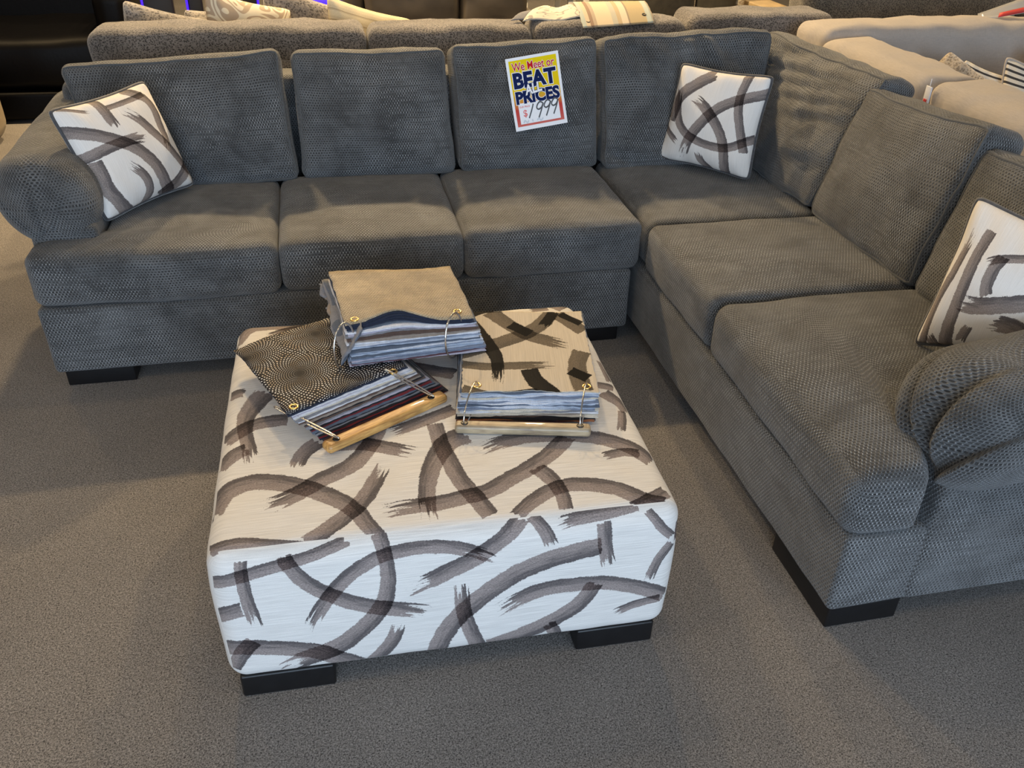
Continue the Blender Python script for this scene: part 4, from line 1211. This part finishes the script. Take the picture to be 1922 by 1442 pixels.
# brown-grey sofa back to back with the sectional
b = empty('sofa', (-.35, 1.75, 0), 'brown-grey textured sofa with its back against the charcoal sectional', 'sofa')
box('base', (-2.03, 1.26, .08), (1.35, 2.2, .34), BROWNGREY, b, r=.03, seg=.12)
box('back_frame', (-2.03, 1.225, .34), (1.35, 1.36, .83), BROWNGREY, b, r=.05, seg=.1)
its = []
for x0, x1, zt in ((-2.065, -.902, .958), (-.896, -.140, .948), (-.132, .612, .965), (.62, 1.385, .99)):
    its.append((((x0 + x1) / 2, 1.405, (zt + .50) / 2), (x1 - x0, .27, zt - .50), (.0, .01, .006)))
bg_back_cushions(b, its, BROWNGREY, .010, r=.055, seg=.035)
for x0, x1 in ((-1.78, -.70), (-.69, .33), (.34, 1.09)):
    box('seat_cushion', (x0, 1.55, .34), (x1, 2.22, .50), BROWNGREY, b, r=.04, seg=.1)
box('arm', (-2.05, 1.56, .34), (-1.80, 2.2, .66), BROWNGREY, b, r=.08, seg=.08)
box('arm', (1.10, 1.56, .34), (1.36, 2.2, .66), BROWNGREY, b, r=.08, seg=.08)
for x in (-1.95, 1.2):
    for y in (1.28, 2.08):
        box('leg', (x, y, 0), (x + .09, y + .09, .082), BLACK_LEG, b, r=.006, seg=.1, k=2)

def K(q, s=1.033):
    C = (-1.1287, -2.8229, 1.7061)
    return [tuple(C[i] + (p[i] - C[i]) * s for i in range(3)) for p in q]
def bgp(quad, T, mat, label, edge=None, seed=0, back=None, group='throw pillows on the furniture behind', name='throw_pillow'):
    return pillow(name, quad, T, mat, edge, label, n=20, seed=seed, group=group, pinch=.07, back_mat=back, crumple=.006)
bgp(K([(-1.95, 1.60, 1.035), (-1.56, 1.66, .93), (-1.62, 1.50, .52), (-2.0, 1.44, .62)]), .15, FUZZ, 'grey plush pillow, left end of the row behind the brown-grey sofa back', seed=11)
bgp(K([(-1.72, 1.78, .96), (-1.46, 1.84, .955), (-1.50, 1.66, .55), (-1.74, 1.62, .55)]), .12, FUZZ, 'low grey plush pillow peeking up beside the cream swirl pillow', seed=12)
SWIRL = None
def swirl_mat():
    g = G('cream_swirl_cloth')
    uv = g.uv()
    n = g.noise(uv, 6., 0, .4, 2.2)
    k = g.R(g.M('ABSOLUTE', g.M('SUBTRACT', g.M('FRACT', g.M('MULTIPLY', n, 5.)), .5)), .20, .26)
    g.set(Base_Color=g.mix(k, (.42, .33, .24), (.72, .65, .5)), Roughness=.85)
    return g.m
SWIRL = swirl_mat()
bgp(K([(-1.60, 1.58, 1.08), (-1.22, 1.66, .975), (-1.26, 1.50, .55), (-1.62, 1.44, .6)]), .16, SWIRL, 'cream pillow with taupe swirls standing behind the brown-grey sofa back', seed=13)
bgp(K([(-1.35, 1.80, 1.10), (-1.0, 1.80, .955), (-1.04, 1.70, .55), (-1.39, 1.70, .6)]), .15, FUZZ, 'grey plush pillow between the swirl pillow and the ribbed cream pillow', seed=14)
bgp(K([(-1.06, 1.60, 1.045), (-.655, 1.66, .925), (-.68, 1.46, .5), (-1.08, 1.44, .6)]), .13, RIB, 'cream ribbed pillow at right end of the pillow row on the sofa behind', seed=15)

# fabric samples lying over the sofa back behind
sb = empty('fabric_sample', (.22, 1.25, 1.0), 'striped tan and blue fabric samples with grommets draped over the sofa back behind', 'fabric sample')
def wd(s, v): return (0, 0, .012 * math.sin(math.pi * v) - .03 * max(0, .12 - s) / .12 * .3)
for k, (m, dx, dz) in enumerate((('black', -.055, -.014), ('brown', -.045, -.010), ('grey', -.03, -.006))):
    sheet('fabric_swatch', sb, FM[m], K([(.07 + dx, 1.33, 1.018 + dz), (.22 + dx, 1.33, 1.019 + dz), (.22 + dx, 1.17, .975 + dz), (.075 + dx, 1.165, .972 + dz)]), .003, lambda s, v: (0, 0, .012 * math.sin(math.pi * v) + .010 * math.sin(s * 9)), seed=90 + k)
sheet('fabric_swatch', sb, PLAID, K([(.055, 1.34, 1.042), (.405, 1.34, 1.044), (.385, 1.135, .985), (.05, 1.128, .968)]), .003, lambda s, v: (0, 0, .014 * math.sin(math.pi * v)), seed=95)
for gx, gy, gz in ((.082, 1.165, .989), (.352, 1.19, 1.012)):
    tube('grommet', torus_pts(K([(gx, gy, gz)])[0], (1, 0, 0), (0, .9, .3), .008, .008, 16), .0035, METAL_K, sb, n=6, closed=True)
sw = empty('fabric_sample', (-.12, 1.3, 1.0), 'cream printed fabric sample lying on the sofa back behind, left of the striped one', 'fabric sample')
sheet('fabric_swatch', sw, PRINT, K([(-.10, 1.36, 1.018), (.045, 1.35, 1.025), (.06, 1.20, .998), (-.21, 1.21, .985)]), .003, lambda s, v: (0, 0, .006 * math.sin(s * 8) + .014 * math.sin(math.pi * v)), seed=97)
sheet('fabric_swatch', sw, FM['grey'], K([(-.16, 1.33, 1.006), (.02, 1.33, 1.012), (.03, 1.22, .990), (-.26, 1.235, .984)]), .003, lambda s, v: (0, 0, .004 * math.sin(s * 9) + .012 * math.sin(math.pi * v)), seed=98)

# dark sofa at upper right
d = empty('sofa', (2.3, 2.0, 0), 'dark grey textured sofa behind the beige one, top right of the photo', 'sofa')
box('base', (1.42, 1.70, .08), (3.6, 2.6, .34), DARKGREY, d, r=.03, seg=.15)
box('back_frame', (1.42, 1.68, .34), (3.6, 1.86, .84), DARKGREY, d, r=.05, seg=.12)
bg_back_cushions(d, [((2.13, 1.86, .78), (1.32, .30, .55), (0, .01, .01)), ((3.22, 1.86, .78), (.84, .30, .55), (0, .01, .01))], DARKGREY, .014, r=.09)
box('seat_cushion', (1.68, 2.0, .34), (3.5, 2.62, .5), DARKGREY, d, r=.04, seg=.12)
box('arm', (1.43, 1.98, .34), (1.66, 2.6, .64), DARKGREY, d, r=.08, seg=.1)

# beige linen sectional right of the charcoal one
e = empty('sofa', (1.7, .3, 0), 'beige linen sectional sofa with plump back cushions behind the right return', 'sofa')
box('base', (1.07, -1.4, .08), (2.0, 1.19, .34), BEIGE, e, r=.03, seg=.15)
box('base', (2.0, .30, .08), (3.3, 1.19, .34), BEIGE, e, r=.03, seg=.15)
box('back_frame', (1.065, -1.4, .34), (1.15, 1.19, .84), BEIGE, e, r=.04, seg=.12)
box('back_frame', (1.15, 1.10, .34), (3.3, 1.20, .84), BEIGE, e, r=.04, seg=.12)
bg_back_cushions(e, [((1.93, 1.055, .76), (1.62, .26, .46), (0, .01, .012)), ((1.235, .53, .73), (.26, .80, .45), (.01, 0, .012)), ((1.235, -.26, .73), (.27, .74, .46), (.01, 0, .012)), ((1.235, -1.0, .72), (.26, .72, .44), (.01, 0, .02)), ((3.02, 1.055, .76), (.5, .26, .46), (0, .01, .02))], BEIGE, .012, r=.055, seg=.026)
for lo, hi in (((1.38, .12, .34), (2.0, .90, .5)), ((1.38, -.62, .34), (2.02, .10, .5)), ((2.02, .32, .34), (3.2, .90, .5))):
    box('seat_cushion', lo, hi, BEIGE, e, r=.05, seg=.08)
bgp([(1.62, .71, .935), (1.80, .42, .79), (1.70, .52, .54), (1.50, .86, .68)], .10, FUZZB, 'beige plush pillow with peaked corner on the beige sofa', seed=16)
bgp([(1.70, .70, .90), (1.84, .53, .85), (1.80, .50, .55), (1.66, .66, .55)], .06, STRIPE, 'black and white striped pillow edge showing just behind the beige plush pillow', seed=17)
bgp([(1.79, .56, .935), (2.02, .38, .87), (1.98, .28, .55), (1.75, .46, .55)], .12, STRIPE, 'black and white striped pillow with beige side, near the right border', seed=18, edge=BEIGE, back=BEIGE)
bgp([(2.10, .78, .91), (2.40, .64, .92), (2.38, .56, .55), (2.06, .68, .55)], .12, RIB, 'cream pillow at the right border beside the striped pillow', seed=19)
bgp([(1.84, .28, .85), (2.12, .14, .85), (2.08, .06, .52), (1.82, .18, .52)], .12, FUZZB, 'round beige pillow in front of the striped pillow at the right border', seed=20)

# tags
TAGM = plain('tag_paper', (.78, .8, .88), .5, var=.02); TAGR = plain('tag_red', (.6, .05, .05), .5)
tg = empty('hang_tag', (1.085, .075, .855), 'white paper tag hanging between two beige back cushions', 'tag')
box('card', (1.082, .058, .855), (1.087, .092, .945), TAGM, tg, r=.002, seg=.05, k=1)
box('red_mark', (1.0795, .068, .885), (1.0825, .086, .899), TAGR, tg, r=.001, seg=.05, k=1)
box('string', (1.084, .073, .945), (1.086, .077, .972), TAGM, tg, r=.001, seg=.05, k=1)
g = G('clear_plastic'); g.set(Base_Color=(.75, .74, .72), Roughness=.12, Alpha=.45); PLASTIC = g.m
pg = empty('plastic_sleeve', (2.15, 1.05, .99), 'clear plastic sleeve with red strip lying on the beige sofa back, top right', 'sleeve')
sheet('sleeve', pg, PLASTIC, [(2.02, 1.10, 1.012), (2.26, 1.10, 1.085), (2.28, 1.03, 1.035), (1.98, 1.03, .992)], .002, None, nu=8, nv=4, fray=0)
sheet('red_strip', pg, TAGR, [(2.10, 1.052, 1.024), (2.28, 1.052, 1.058), (2.282, 1.029, 1.040), (2.08, 1.029, 1.008)], .001, None, nu=8, nv=2, fray=0)

# black leather sofa, far left
k = empty('sofa', (-3.4, 3.9, 0), 'glossy black leather sofa on the carpet at the far upper left', 'sofa')
def bul(P, u): return P
box('base', (-4.8, 3.42, .02), (-2.28, 4.4, .20), LEATHER_K, k, r=.03, seg=.15)
for x0, x1 in ((-4.78, -3.54), (-3.53, -2.29)):
    softbox('seat_cushion', (x1 - x0, .96, .33), .07, LEATHER_K, k, seg=.06, ctr=((x0 + x1) / 2, 3.92, .36), bulge=(.01, .02, .02), wr=.012, wscale=3, seed=x0)
box('back_frame', (-4.8, 4.2, .3), (-2.28, 4.55, 1.05), LEATHER_K, k, r=.1, seg=.1)
box('arm', (-2.5, 3.5, .45), (-2.27, 4.4, .80), LEATHER_K, k, r=.09, seg=.1)
st = softbox('stool', (.9, .62, .42), .12, TANCLOTH, None, seg=.06, ctr=(-3.50, 2.88, .21), bulge=(.02, .02, .02), wr=.01, seed=5)[0]
tag(st, 'tan upholstered stool edge on the carpet at the left border', 'stool')

# slatted black frame with blue light strips
fn_ = empty('slatted_frame', (-1.6, 3.7, 0), 'black slatted furniture frame edged with blue light, behind the pillows', 'furniture frame')
g = G('blue_light'); g.set(Base_Color=(.01, .005, .2), Emission_Color=(.06, .01, 1.0)); g.b.inputs['Emission Strength'].default_value = 1.4; BLUE = g.m
for x, w_ in ((-2.12, .20), (-1.88, .09), (-1.70, .07), (-1.54, .13), (-1.30, .07), (-1.12, .09)):
    box('slat', (x - w_ / 2, 3.66, .0), (x + w_ / 2, 3.72, 1.0), METAL_K, fn_, r=.01, seg=.2, k=2)
for x in (-2.21, -1.93, -1.765, -1.475, -1.17):
    box('light_strip', (x - .007, 3.645, .03), (x + .007, 3.658, .98), BLUE, fn_, r=.004, seg=.2, k=2)
box('rail', (-2.22, 3.67, .88), (-1.06, 3.73, 1.02), METAL_K, fn_, r=.02, seg=.2, k=2)
box('rail', (-2.22, 3.67, .02), (-1.06, 3.73, .12), METAL_K, fn_, r=.02, seg=.2, k=2)
sp = empty('round_lamp', (-1.06, 3.5, 0), 'round black base glowing blue behind the grey plush pillow', 'lamp')
box('stand', (-1.09, 3.48, 0), (-1.03, 3.52, .62), METAL_K, sp, r=.01, seg=.2, k=2)
softbox('glow_dome', (.20, .20, .16), .07, BLUE, sp, ctr=(-1.06, 3.5, .70), seg=.03)

# dark leather sofa back, centre top
q = empty('sofa', (-.05, 3.6, 0), 'dark taupe leather sofa seen from behind at top centre', 'sofa')
box('back_panel', (-.78, 3.30, .05), (-.16, 3.48, 1.0), LEATHER_B, q, r=.05, seg=.05, wr=.01, seed=3)
box('back_panel', (-.155, 3.30, .05), (.30, 3.48, 1.0), LEATHER_B, q, r=.05, seg=.05, wr=.015, seed=4)
box('seat', (-.76, 3.48, .08), (.28, 4.0, .48), LEATHER_B, q, r=.06, seg=.1)
box('arm', (-.94, 3.36, .05), (-.78, 4.0, .9), LEATHER_B, q, r=.08, seg=.1)
box('arm', (.30, 3.40, .05), (.38, 4.0, .66), LEATHER_B, q, r=.04, seg=.1)

# white and grey wooden chairs behind
def chair(x, y, wx, mat, seatmat, label, group=None, rot=0):
    c = empty('dining_chair', (x, y, 0), label, 'chair', group)
    for dx in (-wx / 2, wx / 2):
        for dy in (-.2, .2):
            h = 1.0 if dy > 0 else .62
            box('leg', (x + dx - .022, y + dy - .022, 0), (x + dx + .022, y + dy + .022, h), mat, c, r=.006, seg=.3, k=2)
    for z in (.22, .48):
        box('rung', (x - wx / 2, y - .212, z), (x + wx / 2, y - .19, z + .035), mat, c, r=.005, seg=.3, k=2)
    box('seat', (x - wx / 2 - .03, y - .23, .62), (x + wx / 2 + .03, y + .23, .67), seatmat, c, r=.015, seg=.2, k=2)
    box('back_rail', (x - wx / 2, y + .19, .86), (x + wx / 2, y + .215, .98), mat, c, r=.008, seg=.2, k=2)
    return c
chair(.64, 4.3, .36, WOOD_W, WOOD_W, 'white wooden chair legs with rungs, right of the leather sofa back')
chair(1.27, 4.75, .38, WOOD_W, WOOD_T, 'white wooden chair legs behind the striped fabric samples')
def accent(x, y, w_, mat, label, panel=None):
    c = empty('armchair', (x, y, 0), label, 'armchair')
    softbox('back', (w_, .16, .9), .07, mat, c, ctr=(x, y, .53), seg=.08, bulge=(0, .03, .01), wr=.01, seed=x)
    box('seat', (x - w_ / 2 + .02, y + .08, .10), (x + w_ / 2 - .02, y + .62, .46), mat, c, r=.05, seg=.1)
    for s in (-1, 1):
        box('leg', (x + s * (w_ / 2 - .07) - .02, y, 0), (x + s * (w_ / 2 - .07) + .02, y + .04, .11), BLACK_LEG, c, r=.005, seg=.2, k=2)
        if panel: softbox('side_panel', (.07, .2, .84), .03, panel, c, ctr=(x + s * (w_ / 2 + .02), y + .02, .5), seg=.1)
    return c
accent(1.36, 3.6, .50, DARKCLOTH, 'dark olive cloth chair back near top centre right', None)
accent(1.90, 3.9, .36, DARKCLOTH, 'dark chair with cream swirl-patterned sides at the top right of centre', SWIRL)
tb = empty('side_table', (2.25, 3.7, 0), 'tan wooden table side standing between patterned chair and striped cloth', 'table')
box('side_panel', (2.23, 3.6, .0), (2.33, 3.9, .60), WOOD_T, tb, r=.01, seg=.2, k=2)
box('top', (2.17, 3.55, .60), (2.38, 3.95, .64), WOOD_T, tb, r=.01, seg=.2, k=2)
CANE = stripes('cream_striped_cloth', [(0, (.66, .56, .36)), (.3, (.4, .3, .2)), (.45, (.42, .48, .46)), (.6, (.7, .6, .4))], .16, 0)
accent(2.62, 3.6, .44, CANE, 'cream striped upholstered chair back at the top right', None)

# ------------------------------------------------------------------ light
def area(name, loc, rot, size, col, power, sy=None, spread=None):
    l = bpy.data.lights.new(name, 'AREA'); l.color = col; l.energy = power; l.size = size
    if sy: l.shape = 'RECTANGLE'; l.size_y = sy
    else: l.shape = 'DISK'
    if spread: l.spread = math.radians(spread)
    o = bpy.data.objects.new(name, l); o.location = loc; o.rotation_euler = rot; COL.objects.link(o); return o
# daylight through the shop window behind the camera
area('window_daylight', ((WX0 + WX1) / 2, Y0 + .05, (WZ0 + WZ1) / 2), (math.radians(90), 0, 0), WX1 - WX0 - .2, (.62, .79, 1.0), 265, WZ1 - WZ0 - .1)
WARM = (1.0, .72, .385)
for i, (x, y, p, s_) in enumerate(((-1.75, 3.2, 135, .16), (-.55, 3.2, 95, .16), (.45, 3.2, 110, .16), (2.8, 3.4, 35, .2), (-3.6, 3.0, 40, .2), (-1.2, 6.0, 60, .2), (1.8, 6.4, 60, .2), (-3.2, -2.0, 22, .25), (.3, -2.6, 8, .25), (-.9, .5, 12, .25), (4.8, 1.5, 40, .25))):
    area('ceiling_lamp', (x, y, ZC - .06), (0, 0, 0), s_, WARM, p)
wd_ = bpy.data.worlds.new('sky'); S.world = wd_; wd_.use_nodes = True
wd_.node_tree.nodes['Background'].inputs[0].default_value = (.62, .78, 1, 1)
wd_.node_tree.nodes['Background'].inputs[1].default_value = 1.2

S.view_settings.view_transform = 'Standard'; S.view_settings.look = 'None'
S.view_settings.exposure = 0.0; S.view_settings.gamma = 1; S.view_settings.use_curve_mapping = False
